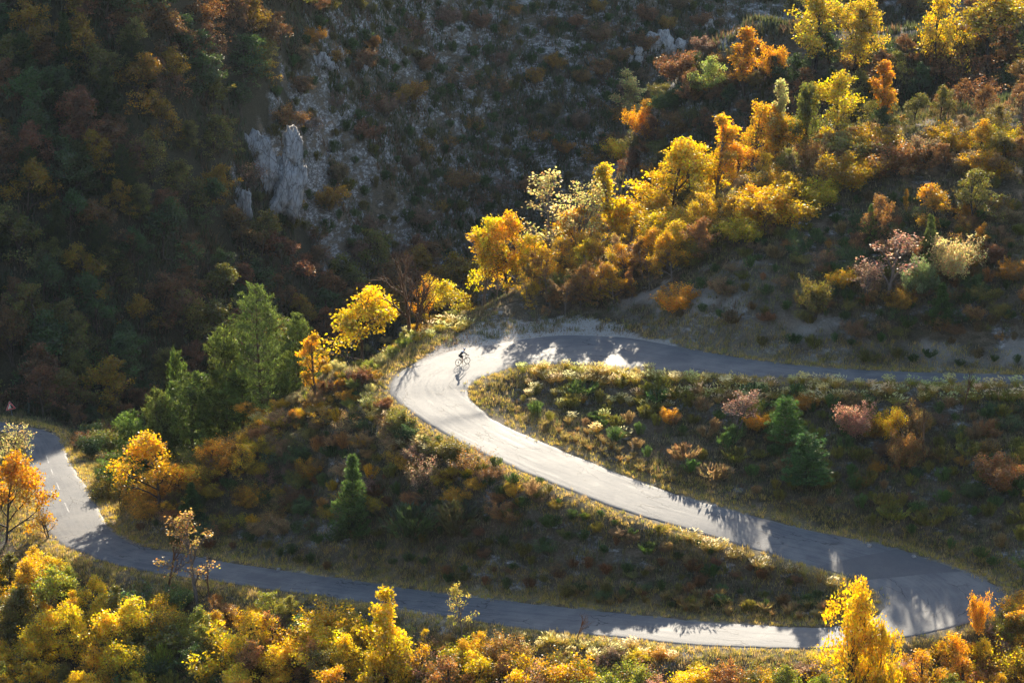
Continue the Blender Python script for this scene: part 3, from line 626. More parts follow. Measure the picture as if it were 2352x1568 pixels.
HERO = [  # proto, name, label, category, u, v base, v top, width, colour, bark, group
('oak5','autumn_tree','bright yellow spreading tree at the road shoulder, left of the bare tree','tree',835,850,672,150,YEL,'brown',None),
('bare1','bare_tree','tall leafless brown tree leaning beside the gravel shoulder of the top bend','tree',942,765,568,130,BRN,'grey',None),
('thin1','sapling','slim sapling with orange leaves just right of the tall bare tree','tree',968,752,645,60,ORG,'brown',None),
('thin2','sapling','slim dark-stemmed sapling with gold leaves between bare tree and yellow bush','tree',988,745,635,60,GOLD,'dark',None),
('oak2','autumn_tree','low golden tree on the crest just left of the gravel shoulder','tree',1035,732,645,120,YEL,'brown',None),
('tall1','autumn_tree','thin-trunked tree with a small yellow crown above the gravel shoulder','tree',1110,738,535,80,YEL,'grey',None),
('oak4','autumn_tree','small yellow crown at the left end of the lit row','tree',1140,700,500,100,YEL,'grey',G_B),
('oak1','autumn_tree','golden tree left of the tall twiggy grey one','tree',1190,690,480,120,GOLD,'brown',G_B),
('thin1','tall_tree','tall half bare tree with grey twigs and pale yellow leaves','tree',1265,705,398,170,PALE,'grey',G_B),
('thin2','tall_tree','thin half-bare tree with pale leaves right behind the tall twiggy one','tree',1315,690,415,120,PALE,'grey',G_B),
('slim1','autumn_tree','golden tree between the twiggy tree and the narrow yellow one','tree',1345,690,480,110,GOLD,'brown',G_B),
('slim2','autumn_tree','narrow upright bright yellow tree in the middle of the lit row','tree',1412,640,385,95,YEL,'grey',G_B),
('oak1','autumn_tree','big rounded yellow tree, widest of the lit row','tree',1535,610,322,170,YEL,'brown',G_B),
('oak3','autumn_tree','large yellow tree touching the widest one on its right','tree',1600,585,330,150,YEL,'brown',G_B),
('slim1','autumn_tree','yellow pointed tree top standing highest above the big yellow trees','tree',1645,560,272,95,YEL,'grey',G_B),
('oak2','autumn_tree','bright yellow tree hanging over the dark bank edge at the row end','tree',1695,545,395,110,YEL,'brown',G_B),
('oak4','autumn_tree','orange tree behind the big yellow trees','tree',1730,450,240,110,GOLD,'brown',G_B),
('oak5','autumn_tree','orange-brown tree right of the orange one, pale top','tree',1790,470,250,110,ORG,'brown',G_B),
('thin2','tall_tree','half bare pale tree in front of the orange trees','tree',1790,530,330,90,PALE,'grey',G_B),
('slim2','autumn_tree','pale yellow-green narrow tree behind the orange trees','tree',1785,380,195,60,PALE,'grey',G_B),
('oak3','autumn_tree','yellow green tree left of the broad crown near the upper right','tree',1850,380,188,85,OLV,'brown',G_B),
('oak1','autumn_tree','broad yellow green crown highest on the right spur','tree',1925,390,160,125,(.50,.37,.05),'brown',G_B),
('slim2','autumn_tree','orange spire-shaped tree right of the broad crown','tree',2035,400,150,75,ORG,'brown',G_B),
('slim1','autumn_tree','slim orange tree just below the orange spire','tree',2070,440,265,60,ORG,'grey',G_B),
('thin1','autumn_tree','small yellow topped tree right of the orange spires','tree',2108,455,277,60,YEL,'grey',G_B),
('oak4','autumn_tree','brown shaded tree left of the dark slope edge','tree',2010,560,450,80,RUST,'dark',None),
('oak4','autumn_tree','olive and brown tree standing alone high on the dark right slope','tree',2235,520,395,110,OLV,'dark',None),
('oak5','autumn_tree','orange brown small tree left of the lone olive one','tree',2150,520,430,90,ORG,'dark',None),
('oak2','autumn_tree','golden tree filling the gap below the narrow upright yellow one','tree',1440,650,455,120,GOLD,'brown',G_B),
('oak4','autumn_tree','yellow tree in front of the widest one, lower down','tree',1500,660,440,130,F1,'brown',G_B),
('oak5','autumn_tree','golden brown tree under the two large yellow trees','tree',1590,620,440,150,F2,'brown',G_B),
('oak1','autumn_tree','golden tree between the pointed top and the orange trees','tree',1690,520,330,110,GOLD,'brown',G_B),
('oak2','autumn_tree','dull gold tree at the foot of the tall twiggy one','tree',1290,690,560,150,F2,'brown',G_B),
('oak5','autumn_tree','low golden tree at the far left of the lit row','tree',1165,700,560,110,GOLD,'brown',G_B),
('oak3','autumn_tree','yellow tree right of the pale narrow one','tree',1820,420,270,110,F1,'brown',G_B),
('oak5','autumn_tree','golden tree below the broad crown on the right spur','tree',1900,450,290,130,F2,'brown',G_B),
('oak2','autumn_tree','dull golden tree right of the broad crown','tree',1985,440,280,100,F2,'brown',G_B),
# second crest
('slim1','autumn_tree','pale yellow tree left end of the upper lit row','tree',1432,300,165,70,PALE,'grey',None),
('bush1','autumn_shrub','orange shrub lit on the rocky crest','shrub',1475,312,240,75,ORG,'dark',None),
('bush2','autumn_shrub','bright yellow shrub below the rocky crest','shrub',1427,372,315,70,YEL,'dark',None),
('oak2','autumn_tree','small pale green tree left of the orange one on the upper crest','tree',1630,225,130,90,(.35,.36,.1),'brown',None),
('slim2','autumn_tree','upright orange tree on the upper crest','tree',1712,220,75,85,ORG,'brown',None),
('bush3','autumn_shrub','orange shrub right of the upright orange tree on the upper crest','shrub',1775,190,100,80,ORG,'dark',None),
('oak1','autumn_tree','wide yellow-green tree at the top of the photo','tree',1870,170,-15,150,(.46,.36,.06),'dark',None),
('oak3','autumn_tree','yellow-green tree right of the wide one at the top','tree',1960,165,0,120,(.50,.36,.06),'dark',None),
('oak4','autumn_tree','yellow tree at the top, before the dark right corner','tree',2150,190,0,110,(.50,.38,.05),'dark',None),
('oak5','autumn_tree','yellow lit tree in the top right corner','tree',2270,150,-12,170,(.42,.33,.05),'dark',None),
# right slope above the upper road
('thin1','autumn_tree','wide twiggy tree with pink-brown leaves on the right slope','tree',2040,690,528,150,PINK,'grey',None),
('thin2','autumn_tree','smaller pinkish tree joined to the wide pink one on its left','tree',1985,690,600,80,PINK,'grey',None),
('bush2','autumn_shrub','bright orange shrub left of the pinkish tree','shrub',1932,665,615,55,GOLD,'dark',None),
('bush3','autumn_shrub','yellow green rounded shrub below and left of the pinkish tree','shrub',1870,735,637,75,OLV,'dark',None),
('bush1','green_shrub','pale green shrub right of the pinkish tree','shrub',2112,680,585,75,(.20,.24,.1),'dark',None),
('bush3','autumn_shrub','half bare yellow shrub at the right of the lit group on the right slope','shrub',2190,650,540,120,PALE,'dark',None),
('slim1','autumn_shrub','narrow orange shrub far right of the lit group','shrub',2262,590,515,35,ORG,'dark',None),
('slim2','autumn_shrub','thin orange red spire above the pinkish tree','shrub',2082,500,438,18,ORG,'dark',None),
('fir1','juniper','tall thin dark green juniper on the right slope','juniper',1998,560,470,32,PINEC,'dark',None),
('fir1','juniper','dark green juniper between the pinkish tree and yellow shrub','juniper',2135,600,495,45,PINEC,'dark',None),
('fir1','juniper','dark juniper below the half-bare yellow shrub','juniper',2160,750,650,60,GRN,'dark',None),
('bush2','autumn_shrub','orange rust shrub low on the bank right of the gravel','shrub',1548,718,655,80,ORG,'dark',None),
# bank between upper and middle road
('bush3','autumn_shrub','small flame orange shrub near the crest of the middle bank','shrub',1535,975,935,48,ORG,'dark',None),
('thin2','sapling','pinkish orange sapling on the middle bank','tree',1690,990,893,95,PINK,'grey',None),
('bush1','green_shrub','yellow green shrub tucked left of the lighter pine on the middle bank','shrub',1733,965,912,38,LIME,'dark',None),
('bush2','autumn_shrub','flame orange shrub under the lime shrub on the middle bank','shrub',1738,990,945,50,ORG,'dark',None),
('pine3','pine_tree','light green small pine, upper one of the two on the middle bank','pine',1803,1020,915,85,(.11,.19,.05),'grey',None),
('pine3','pine_tree','round blue green pine, lower one of the two on the middle bank','pine',1850,1120,998,105,(.07,.13,.05),'dark',None),
('bush3','autumn_shrub','pinkish red shrub with upright twigs right of the pines','shrub',1960,1010,922,90,PINK,'dark',None),
('bush2','autumn_shrub','bright yellow large-leaved shrub on the middle bank','shrub',2040,1010,935,52,YEL,'dark',None),
('bare2','bare_tree','pale dead tree standing on the dark middle bank','tree',2122,1070,930,70,BRN,'grey',None),
('bush1','autumn_shrub','rust shrub left of the pale dead tree','shrub',2078,1075,985,80,RUST,'dark',None),
('bush3','autumn_shrub','dark rust shrub leaning on the pale dead tree','shrub',2105,1010,930,80,RUST,'dark',None),
('dead1','bare_shrub','pale leafless shrub right of the dead tree','shrub',2205,1085,1015,55,TAN,'grey',None),
('bare2','bare_tree','thin bare sapling rising across the upper road at right','tree',2213,948,842,38,BRN,'grey',None),
('bush2','autumn_shrub','brown rounded shrub at the right edge of the middle bank','shrub',2290,1125,1045,90,RUST,'dark',None),
# left spur
('slim1','autumn_tree','narrow flame orange tree between the pines and the hairpin','tree',728,920,768,65,GOLD,'brown',None),
('pine2','pine_tree','pine right of the tallest pine','pine',686,905,722,95,PINEC,'brown',None),
('pine1','pine_tree','tallest pine with broad sunlit crown left of the bend','pine',600,960,657,195,PINEC,'brown',None),
('pine2','pine_tree','pine against the left flank of the tallest pine','pine',520,945,752,120,PINEC,'brown',None),
('pine3','pine_tree','broad rounded pine in the middle of the pine group','pine',440,1015,862,140,PINEC,'brown',None),
('pine4','pine_tree','pine between rounded pine and tallest pine','pine',560,1000,855,120,PINEC,'brown',None),
('pine2','pine_tree','light tipped pine left of the rounded pine','pine',362,1010,895,100,PINEC,'brown',None),
('pine2','pine_tree','lowest pine of the group, beside the left bend','pine',305,1105,945,120,PINEC,'dark',None),
('pine3','pine_tree','small pine behind the upper left of the pine group','pine',405,900,815,60,PINEC,'dark',None),
('oak1','autumn_tree','spreading golden oak in front of the lowest pine','tree',368,1165,983,150,GOLD,'dark',None),
('fir1','juniper','small dark evergreen under the golden oak','juniper',442,1195,1105,55,GRN,'dark',None),
('oak5','autumn_tree','orange pink bushy tree right of the pines','tree',585,1010,925,110,ORG,'brown',None),
('oak4','autumn_tree','orange bush on the spur below the pines','tree',555,1095,1020,80,GOLD,'brown',None),
('oak2','autumn_tree','low golden tree right of the spreading oak','tree',480,1090,1010,90,GOLD,'brown',None),
('fir1','pine_tree','young pine alone on the dark lower bank','pine',808,1235,1040,85,(.10,.14,.045),'dark',None),
('twig1','bare_shrub','grey twiggy shrub on the bank below the hairpin','shrub',975,1125,1040,90,PINK,'dark',None),
('broom2','broom_shrub','tall dark broom shrub low on the lower bank','shrub',1045,1235,1140,100,(.09,.08,.03),'dark',None),
('broom1','broom_shrub','dark broom shrub left of the tall dark one','shrub',950,1240,1150,120,(.07,.09,.03),'dark',None),
# near the lower road
('thin1','autumn_tree','half-bare tree with dark trunk crossing the lower road','tree',452,1385,1175,150,(.42,.26,.10),'grey',None),
('bare2','bare_tree','bare forked tree left of the dark trunked one','tree',385,1365,1215,80,BRN,'grey',None),
('bare2','bare_tree','small bare sapling right of the dark trunked tree','tree',480,1375,1270,50,BRN,'grey',None),
('oak1','autumn_tree','deep orange tree at the left edge beside the road','tree',14,1245,1035,150,(.64,.31,.035),'dark',None),
('thin2','autumn_tree','pale sparse tree behind the deep orange one at left edge','tree',25,1130,965,95,PALE,'brown',None),
('thin2','sapling','small orange sapling left of the lower bend','tree',112,1235,1170,60,ORG,'dark',None),
('thin1','sapling','bare-topped sapling standing before the lower road','tree',1062,1470,1335,70,(.5,.4,.1),'grey',None),
('bare2','sapling','tiny bare sapling below the lower road at the middle','tree',1325,1470,1400,50,BRN,'grey',None),
('slim1','autumn_tree','pointed golden tree in front of the lower road','tree',880,1590,1338,110,YEL,'dark',None),
('oak3','autumn_tree','bright yellow tree at the right foreground across the road','tree',1935,1700,1335,170,YEL,'dark',None),
('oak2','autumn_tree','yellow tree joined to the right foreground one','tree',2000,1680,1412,110,GOLD,'dark',None),
('bush3','autumn_shrub','narrow orange shrub at right beside the lower bend','shrub',2248,1465,1355,55,ORG,'dark',None),
]
for (pr, nm, lb, ct, u, v, tp, w, c, bk, gp) in HERO:
    y0 = 272 if (tp < 320 and u > 1380 and v < 380 and ('crest' in lb or 'top' in lb or 'end of the upper' in lb)) else 150
    yf = None if gp != G_B else 270.5 if u < 1400 else 277 if u < 1720 else 284
    for k_, y_ in (('tall leafless', 256), ('slim sapling', 257), ('slim dark-stemmed', 258), ('low golden tree on the crest', 263), ('thin-trunked', 271), ('bright yellow spreading', 256), ('pine right of', 249), ('tallest pine', 248), ('pine against', 248), ('broad rounded pine', 246), ('pine between', 247), ('light tipped pine', 244), ('lowest pine', 241), ('small pine behind', 251), ('orange pink bushy', 243)):
        if lb.startswith(k_): yf = y_
    plant(pr, nm, lb, ct, u, v, top=tp, w=w, col=c, bark=bk, group=gp, y0=y0, yfix=yf)

LIMU = [-60,60,130,220,300,420,620,760,880,1060,1400,1650,1820,2050,2250,2352,2500]
LIMV = [1230,1250,1275,1315,1335,1350,1360,1390,1405,1445,1488,1505,1500,1480,1430,1345,1340]
def crowd(pts, protos, name, desc, cat, cols, hr, group, wf=(1.0, 1.0), bark='dark', hf=None, lim=None):
    for (u, v, p) in pts:
        c = RND.choice(cols); h = RND.uniform(*hr) * (hf(u, v) if hf else 1)
        if lim:                                  # keep the skyline of the row below the road behind it
            room = v - np.interp(u, LIMU, LIMV) - RND.uniform(-10, 45); h = min(h, room*(p[1]*cP - (p[2]-CAM_H)*sP)/FPX/.955)
            if h < .7: continue
        s = SIZE[RND.choice(protos)]; pr = RND.choice(protos); ph, pw = SIZE[pr]; dep = p[1]*cP - (p[2]-CAM_H)*sP
        plant(pr, name, desc % N.get(c, 'dull'), cat, u, v, h=h, w=pw*h/ph*RND.uniform(*wf)*FPX/dep, col=c, group=group, loc=p, auto=True, bark=bark)
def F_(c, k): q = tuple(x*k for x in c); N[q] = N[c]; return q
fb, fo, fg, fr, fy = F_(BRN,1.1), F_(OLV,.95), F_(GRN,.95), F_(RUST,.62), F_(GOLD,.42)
N[fy] = 'ochre'
FOREST = [(-60,-60),(740,-60),(700,90),(640,200),(560,320),(520,430),(500,520),(620,600),(760,640),(900,600),(1010,640),(1080,690),(1090,740),(900,760),(700,860),(400,900),(200,1000),(120,960),(-60,950)]
def far_ok(p): q = project(*p); return p[1] > 279 and not (abs(q[0]-29) < 60 and q[1] > 900)
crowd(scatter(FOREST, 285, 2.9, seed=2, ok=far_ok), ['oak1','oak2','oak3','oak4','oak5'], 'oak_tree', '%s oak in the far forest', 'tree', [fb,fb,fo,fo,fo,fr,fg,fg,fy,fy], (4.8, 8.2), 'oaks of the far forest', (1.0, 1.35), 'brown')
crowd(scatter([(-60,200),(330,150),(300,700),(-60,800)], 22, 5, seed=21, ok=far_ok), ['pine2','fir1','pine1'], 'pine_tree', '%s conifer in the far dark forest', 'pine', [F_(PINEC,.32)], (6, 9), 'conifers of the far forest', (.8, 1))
# scree slope in the middle and top
SCREE = [(760,-40),(1700,-40),(1640,120),(1440,280),(1330,420),(1120,520),(1000,620),(780,600),(600,500),(560,420),(620,250),(700,100)]
crowd(scatter(SCREE, 95, 3.6, seed=3, ok=far_ok), ['twig1','twig2','bush1','bush2','bush3'], 'russet_shrub', '%s shrub on the far scree', 'shrub', [F_(RUST,.8),F_(BRN,1.2),F_(PINK,.5),F_(ORG,.5),F_(TAN,.6)], (2.0, 4.0), 'russet shrubs on the scree', (.9, 1.3))
crowd(scatter(SCREE, 290, 1.9, seed=4, ok=far_ok), ['broom1','broom2','broom3','cushion2'], 'scrub_bush', '%s scrub bush on the far scree', 'shrub', [F_(GRN,.9),F_(OLV,.6),F_(GRN,.7)], (1.2, 2.4), 'scrub bushes on the scree', (.9, 1.3))
# the dark wood between the two crests and right of it
WOODR = [(1480,330),(1600,230),(1760,180),(1900,140),(2352,90),(2420,90),(2420,250),(2200,270),(2030,310),(1900,340),(1760,390),(1640,440),(1500,500),(1420,480)]
crowd(scatter(WOODR, 95, 2.2, seed=6, y0=283), ['oak1','oak2','oak4','oak5','twig1'], 'oak_tree', '%s tree in the dark wood at right', 'tree', [fb,fo,fb,fr,F_(GRN,.7)], (2.5, 5.0), 'trees of the right hand wood', (.9, 1.3))
crowd(scatter([(1420,330),(1470,220),(1600,150),(1760,120),(1780,170),(1640,240),(1560,330),(1540,420),(1440,440)], 30, 1.9, seed=62, y0=283), ['bush1','bush3','bush4','broom2'], 'scrub_bush', '%s scrub bush near the rocky crest', 'shrub', [F_(GRN,.9),F_(OLV,.8),F_(RUST,.8),F_(ORG,.6)], (1.4, 2.8), 'scrub near the rocky crest', (1, 1.4))
TOPR = [(1800,60),(1900,-20),(2420,-60),(2420,60)]
crowd(scatter(TOPR, 38, 2.6, seed=61, y0=283), ['oak1','oak3','oak5'], 'oak_tree', '%s tree at the top of the right wood', 'tree', [fo,F_(OLV,1.6),fb], (4, 6.5), 'trees of the right hand wood', (.9, 1.3))
# shaded understorey along the spur
UND = [(1190,700),(1230,640),(1330,600),(1450,560),(1640,470),(1760,420),(1900,370),(2100,330),(2380,270),(2380,420),(2100,430),(1900,470),(1720,560),(1520,640),(1440,690),(1380,720),(1200,726)]
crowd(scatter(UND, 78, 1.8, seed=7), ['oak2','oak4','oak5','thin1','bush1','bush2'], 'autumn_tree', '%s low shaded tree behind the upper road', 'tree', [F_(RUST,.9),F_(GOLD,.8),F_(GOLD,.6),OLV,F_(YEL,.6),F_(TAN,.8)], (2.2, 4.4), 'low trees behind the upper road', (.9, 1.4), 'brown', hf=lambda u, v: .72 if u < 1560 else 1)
MASS = [(1175,722),(1210,650),(1290,560),(1400,520),(1560,520),(1660,500),(1620,600),(1540,660),(1440,712),(1300,728)]
crowd(scatter(MASS, 62, 1.5, seed=71), ['oak1','oak4','thin1','thin2','thin1','slim1'], 'autumn_tree', '%s tree in the mass above the gravel', 'tree', [F_(GOLD,.9),F_(GOLD,.7),F_(YEL,.75),F_(TAN,.9),F_(RUST,1.0)], (3.2, 5.6), 'trees massed above the gravel shoulder', (.9, 1.3), 'grey')
crowd(scatter([(320,1150),(420,1090),(560,1010),(660,960),(700,960),(640,1030),(520,1110),(420,1180),(330,1200)], 26, 1.3, seed=72), ['bush1','bush4','oak5','bush2'], 'sunlit_shrub', '%s lit shrub along the left spur', 'shrub', [F_(GOLD,.9),F_(ORG,.9),F_(YEL,.8),F_(LIME,.6)], (1.3, 2.6), 'sunlit shrubs along the left spur', (1, 1.4))
# right slope above the upper road
RSL = [(1500,730),(1600,650),(1720,570),(1900,480),(2100,440),(2400,420),(2400,840),(2100,842),(1900,832),(1740,812),(1600,790)]
crowd(scatter(RSL, 150, 1.35, seed=8), ['broom1','broom2','broom3','cushion1','cushion2'], 'broom_shrub', '%s low shrub above the upper road', 'shrub', [F_(GRN,1.1),F_(OLV,.8),F_(GRN,.9),F_(TAN,.5)], (.7, 1.5), 'low shrubs above the upper road', (.9, 1.4))
crowd(scatter([(1800,560),(2400,430),(2400,800),(2000,780)], 34, 2.4, seed=81), ['twig1','bush1','twig2','bush2'], 'autumn_shrub', '%s shrub on the right slope', 'shrub', [RUST,BRN,F_(ORG,.6),GRN], (1.2, 2.4), 'autumn shrubs on the right slope')
# middle bank
MB = [(1230,885),(1400,885),(1560,900),(1700,905),(2000,918),(2400,918),(2400,1330),(2280,1300),(2050,1220),(1750,1150),(1500,1060),(1300,990),(1180,930)]
crowd(scatter(MB, 170, 1.15, seed=9), ['broom1','broom2','broom3','cushion1'], 'broom_shrub', '%s broom shrub on the middle bank', 'shrub', [F_(OLV,1.2),F_(GRN,1.3),F_(TAN,.8),F_(OLV,.9)], (.8, 1.7), 'brooms on the middle bank', (.9, 1.4))
crowd(scatter([(1650,930),(2400,940),(2400,1230),(1950,1140)], 42, 1.9, seed=91), ['twig1','bush1','twig2','dead1'], 'autumn_shrub', '%s shrub on the middle bank', 'shrub', [F_(RUST,.8),BRN,GRN,F_(ORG,.6)], (1.0, 2.0), 'autumn shrubs on the middle bank')
# lower bank and the spur's flank
LB = [(880,930),(1000,1010),(1280,1130),(1560,1240),(1880,1330),(1980,1370),(1900,1415),(1560,1405),(1200,1365),(780,1315),(400,1255),(300,1225),(420,1130),(560,1020),(700,930),(800,860)]
crowd(scatter(LB, 200, 1.1, seed=10), ['broom1','broom3','broom2','cushion1','cushion2'], 'scrub_shrub', '%s scrub above the lower road', 'shrub', [F_(OLV,.8),F_(GRN,.9),F_(BRN,.9),F_(GRN,.8)], (.6, 1.3), 'scrub on the lower bank', (.9, 1.4))
crowd(scatter([(820,870),(900,950),(960,1080),(880,1210),(500,1190),(400,1130),(560,1030),(700,940)], 44, 1.9, seed=101), ['bush1','twig1','twig2','bush2','dead1','dead1'], 'autumn_shrub', '%s shrub below the top bend', 'shrub', [F_(TAN,1.0),F_(GOLD,.6),BRN,F_(PINK,.7)], (1.2, 2.4), 'shrubs on the flank below the bend')
crowd(scatter([(860,900),(980,1030),(1250,1150),(1150,1200),(900,1180),(600,1250),(400,1230),(330,1190),(480,1080),(640,980),(760,900)], 95, 1.35, seed=102), ['bush4','bush1','twig1','broom2','bush3'], 'bank_shrub', '%s shrub on the left bank', 'shrub', [F_(TAN,1.1),F_(GOLD,.7),F_(OLV,1.2),F_(RUST,1.1),F_(YEL,.55),F_(GRN,1.2)], (1.0, 2.0), 'shrubs on the left bank', (1, 1.5))
crowd(scatter([(1250,1150),(1560,1262),(1850,1340),(1800,1400),(1400,1380),(1000,1330),(1000,1200)], 60, 1.5, seed=103), ['bush4','broom2','twig2','bush2'], 'bank_shrub', '%s shrub on the lower bank', 'shrub', [F_(TAN,.9),F_(OLV,1.1),F_(GRN,1.2),F_(BRN,1.3)], (.6, 1.3), 'shrubs on the lower bank', (1, 1.5))
crowd(scatter([(1560,690),(1700,590),(1900,520),(2380,440),(2380,800),(2000,790),(1750,740)], 90, 1.4, seed=104), ['bush4','twig1','broom2','bush1','dead1'], 'slope_shrub', '%s shrub on the right slope above the road', 'shrub', [F_(TAN,.8),F_(OLV,1.2),F_(BRN,1.5),F_(GRN,1.3),F_(RUST,.9)], (.9, 1.9), 'brown scrub on the right slope', (1, 1.5))
# sunlit brush on the crest left of the top bend
CR = [(1060,735),(1000,770),(930,800),(870,850),(850,920),(760,950),(640,990),(560,1010),(640,930),(720,880),(800,810),(900,770),(1000,735)]
crowd(scatter(CR, 60, 1.0, seed=11), ['bush1','bush2','bush3','broom1','twig2'], 'sunlit_shrub', '%s lit shrub beside the top bend', 'shrub', [LIME,F_(YEL,.8),F_(PALE,.9),F_(GOLD,.8),F_(LIME,.7)], (.6, 1.4), 'sunlit shrubs beside the top bend', (1, 1.4))
crowd(scatter([(870,960),(1000,1030),(1280,1160),(1560,1262),(1500,1275),(1200,1170),(980,1080),(860,1000)], 34, 1.2, seed=111), ['broom1','broom3','bush1','bush2'], 'sunlit_shrub', '%s lit shrub along the middle road', 'shrub', [F_(LIME,.6),F_(YEL,.5),F_(TAN,.9)], (.6, 1.1), 'sunlit shrubs along the middle road', (1, 1.4))
# behind the left bend
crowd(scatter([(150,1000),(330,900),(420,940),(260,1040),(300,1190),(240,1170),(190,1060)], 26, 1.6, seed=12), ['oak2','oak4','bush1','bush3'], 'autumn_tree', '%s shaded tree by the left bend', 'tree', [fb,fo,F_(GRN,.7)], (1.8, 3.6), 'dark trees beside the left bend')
# foreground
FG1 = [(-40,1290),(120,1270),(260,1330),(420,1375),(620,1390),(800,1400),(800,1760),(-40,1760)]
FG2 = [(800,1430),(1100,1460),(1400,1495),(1650,1515),(1820,1520),(2050,1520),(2200,1480),(2400,1420),(2400,1760),(800,1760)]
crowd(scatter([(-40,1290),(120,1270),(300,1350),(330,1760),(-40,1760)], 52, 1.8, seed=13), ['oak1','oak2','oak3','oak5','slim1'], 'foreground_tree', '%s tree lower left', 'tree', [YEL,GOLD,YEL,F_(YEL,.8),F_(LIME,1.1),OLV], (4.2, 6.8), 'trees of the lower left foreground', (.9, 1.2), lim=1)
crowd(scatter([(280,1390),(620,1395),(760,1400),(760,1760),(280,1760)], 52, 1.6, seed=14), ['bush1','bush4','bush3','oak2','oak4','broom2'], 'foreground_shrub', '%s shrub lower left', 'shrub', [YEL,LIME,OLV,RUST,F_(GRN,1.3),F_(GOLD,.8)], (2.2, 4.6), 'shrubs of the lower left foreground', (.9, 1.3), lim=1)
crowd(scatter([(560,1500),(1180,1520),(1180,1760),(560,1760)], 38, 1.7, seed=15), ['oak1','oak4','oak5','thin1'], 'foreground_tree', '%s tree at the bottom centre', 'tree', [YEL,GOLD,YEL,F_(RUST,1.3)], (3.4, 5.6), 'trees at the bottom centre', (.9, 1.2), lim=1)
crowd(scatter(FG2, 175, 1.15, seed=16), ['bush1','bush2','bush3','bush4','twig1','broom2'], 'foreground_shrub', '%s shrub in the foreground brush', 'shrub', [F_(RUST,1.2),LIME,F_(LIME,.8),YEL,GOLD,F_(YEL,.8),PINK,F_(ORG,.9),OLV], (1.5, 3.4), 'shrubs of the foreground brush', (1, 1.4), lim=1)
crowd(scatter([(1780,1600),(2100,1600),(2200,1560),(2400,1480),(2400,1760),(1780,1760)], 26, 1.9, seed=17), ['oak1','oak2','oak5','oak4'], 'foreground_tree', '%s tree in the lower right corner', 'tree', [YEL,GOLD,ORG,F_(LIME,.8)], (3.0, 5.0), 'trees of the lower right corner', (.9, 1.2), lim=1)
crowd(scatter([(2270,1430),(2400,1390),(2400,1560),(2230,1560)], 9, 1.5, seed=18), ['oak2','bush1','bush3'], 'foreground_shrub', '%s shrub right of the lower bend', 'shrub', [LIME,F_(YEL,.9)], (2.2, 3.4), 'shrubs right of the lower bend', lim=1)

# feather grass tussocks
def tufts(poly, n, sp_, seed, desc, hr, cols, protos=('feather1','feather2','feather3')):
    for (u, v, p) in scatter(poly, n, sp_, seed=seed):
        c = RND.choice(cols); h = RND.uniform(*hr); pr = RND.choice(protos)
        plant(pr, 'grass_tussock', desc, 'grass tussock', u, v, h=h, col=c, loc=p, auto=True, group='feather grass tussocks')
GC = [(.42,.31,.09), (.46,.33,.12), (.34,.29,.08)]
tufts([(1560,862),(2352,888),(2352,925),(1900,935),(1560,925),(1200,880),(1220,840)], 95, .75, 31, 'feather grass tussock below the upper road', (.6, 1.0), GC)
tufts([(1180,850),(1500,860),(1600,960),(1420,1010),(1250,960),(1180,920)], 30, .9, 32, 'grass tussock inside the top bend', (.5, .9), GC + [(.34,.26,.09)])
tufts([(900,770),(1080,735),(1090,750),(880,830)], 16, .8, 33, 'feather grass tussock by the gravel shoulder', (.6, 1.0), GC)
tufts([(830,930),(960,1010),(1000,1060),(860,1010)], 14, .8, 34, 'feather grass tussock outside the top bend', (.6, 1.0), GC)
tufts([(1120,1465),(1560,1495),(1560,1530),(1120,1500)], 24, .9, 35, 'feather grass tussock below the lower road', (.5, .9), GC)
tufts([(1300,1340),(1900,1400),(1880,1428),(1300,1382)], 34, .8, 36, 'dry grass stalks under the lower bank', (.7, 1.1), [(.26,.19,.08),(.30,.22,.10)], ('stalks','stalks'))
tufts([(1230,990),(1500,1100),(1560,1110),(1300,960)], 24, .8, 37, 'dry grass stalks under the middle bank', (.5, .9), [(.30,.22,.09)], ('stalks',))
tufts([(1560,1225),(1900,1320),(2000,1350),(1960,1370),(1560,1250)], 26, .8, 38, 'tall dry grass beside the middle road', (.6, 1.0), [(.34,.26,.10)], ('stalks','feather2'))

# ground cover: countless small blades and cushions, one object each
def blades(name, X, Y, per, hh, ww, cols, lean=.35, seed=0, wid=.03, label_kind='stuff'):
    r = np.random.default_rng(seed); n = len(X); Z = heights(X, Y)
    X = np.repeat(X, per) + r.normal(size=n*per)*np.repeat(ww, per); Y = np.repeat(Y, per) + r.normal(size=n*per)*np.repeat(ww, per)
    Zb_ = heights(X, Y) - .03; h = np.repeat(hh, per)*(.5+.8*r.random(n*per)); a = r.random(n*per)*6.283; l = r.random(n*per)*lean
    b = np.stack([X, Y, Zb_], 1); tip = b + np.stack([np.cos(a)*h*l, np.sin(a)*h*l, h], 1); s = np.stack([-np.sin(a), np.cos(a), a*0], 1)*(wid*(.6+.8*r.random(n*per)))[:,None]
    V = np.stack([b-s, b+s, tip], 1).reshape(-1, 3); F = np.arange(3*n*per).reshape(-1, 3)
    c = np.repeat(cols, per, 0)*np.exp(r.normal(0, .25, n*per))[:,None]
    return link(name, mesh_np(name, V, F, 3, col=np.repeat(c, 3, 0), mats=[M_GRASS]), kind='stuff')
r = np.random.default_rng(77)
def field(n, x0, x1, y0, y1):
    X = r.uniform(x0, x1, n); Y = r.uniform(y0, y1, n); D, _ = road_dist(np.stack([X, Y], 1)); g, gr, fo_ = ground_mask(X, Y, D); return X, Y, D, g, gr, fo_
X, Y, D, g, gr, fo_ = field(150000, -62, 66, 184, 290)
q = fbm(X, Y, 5, 3) + .6*fbm(X+50, Y, 1.6, 2)
k1 = (D < 3.6) & (D > .22) & (g < .6) & (q + 1.0*r.random(len(X)) > .1)
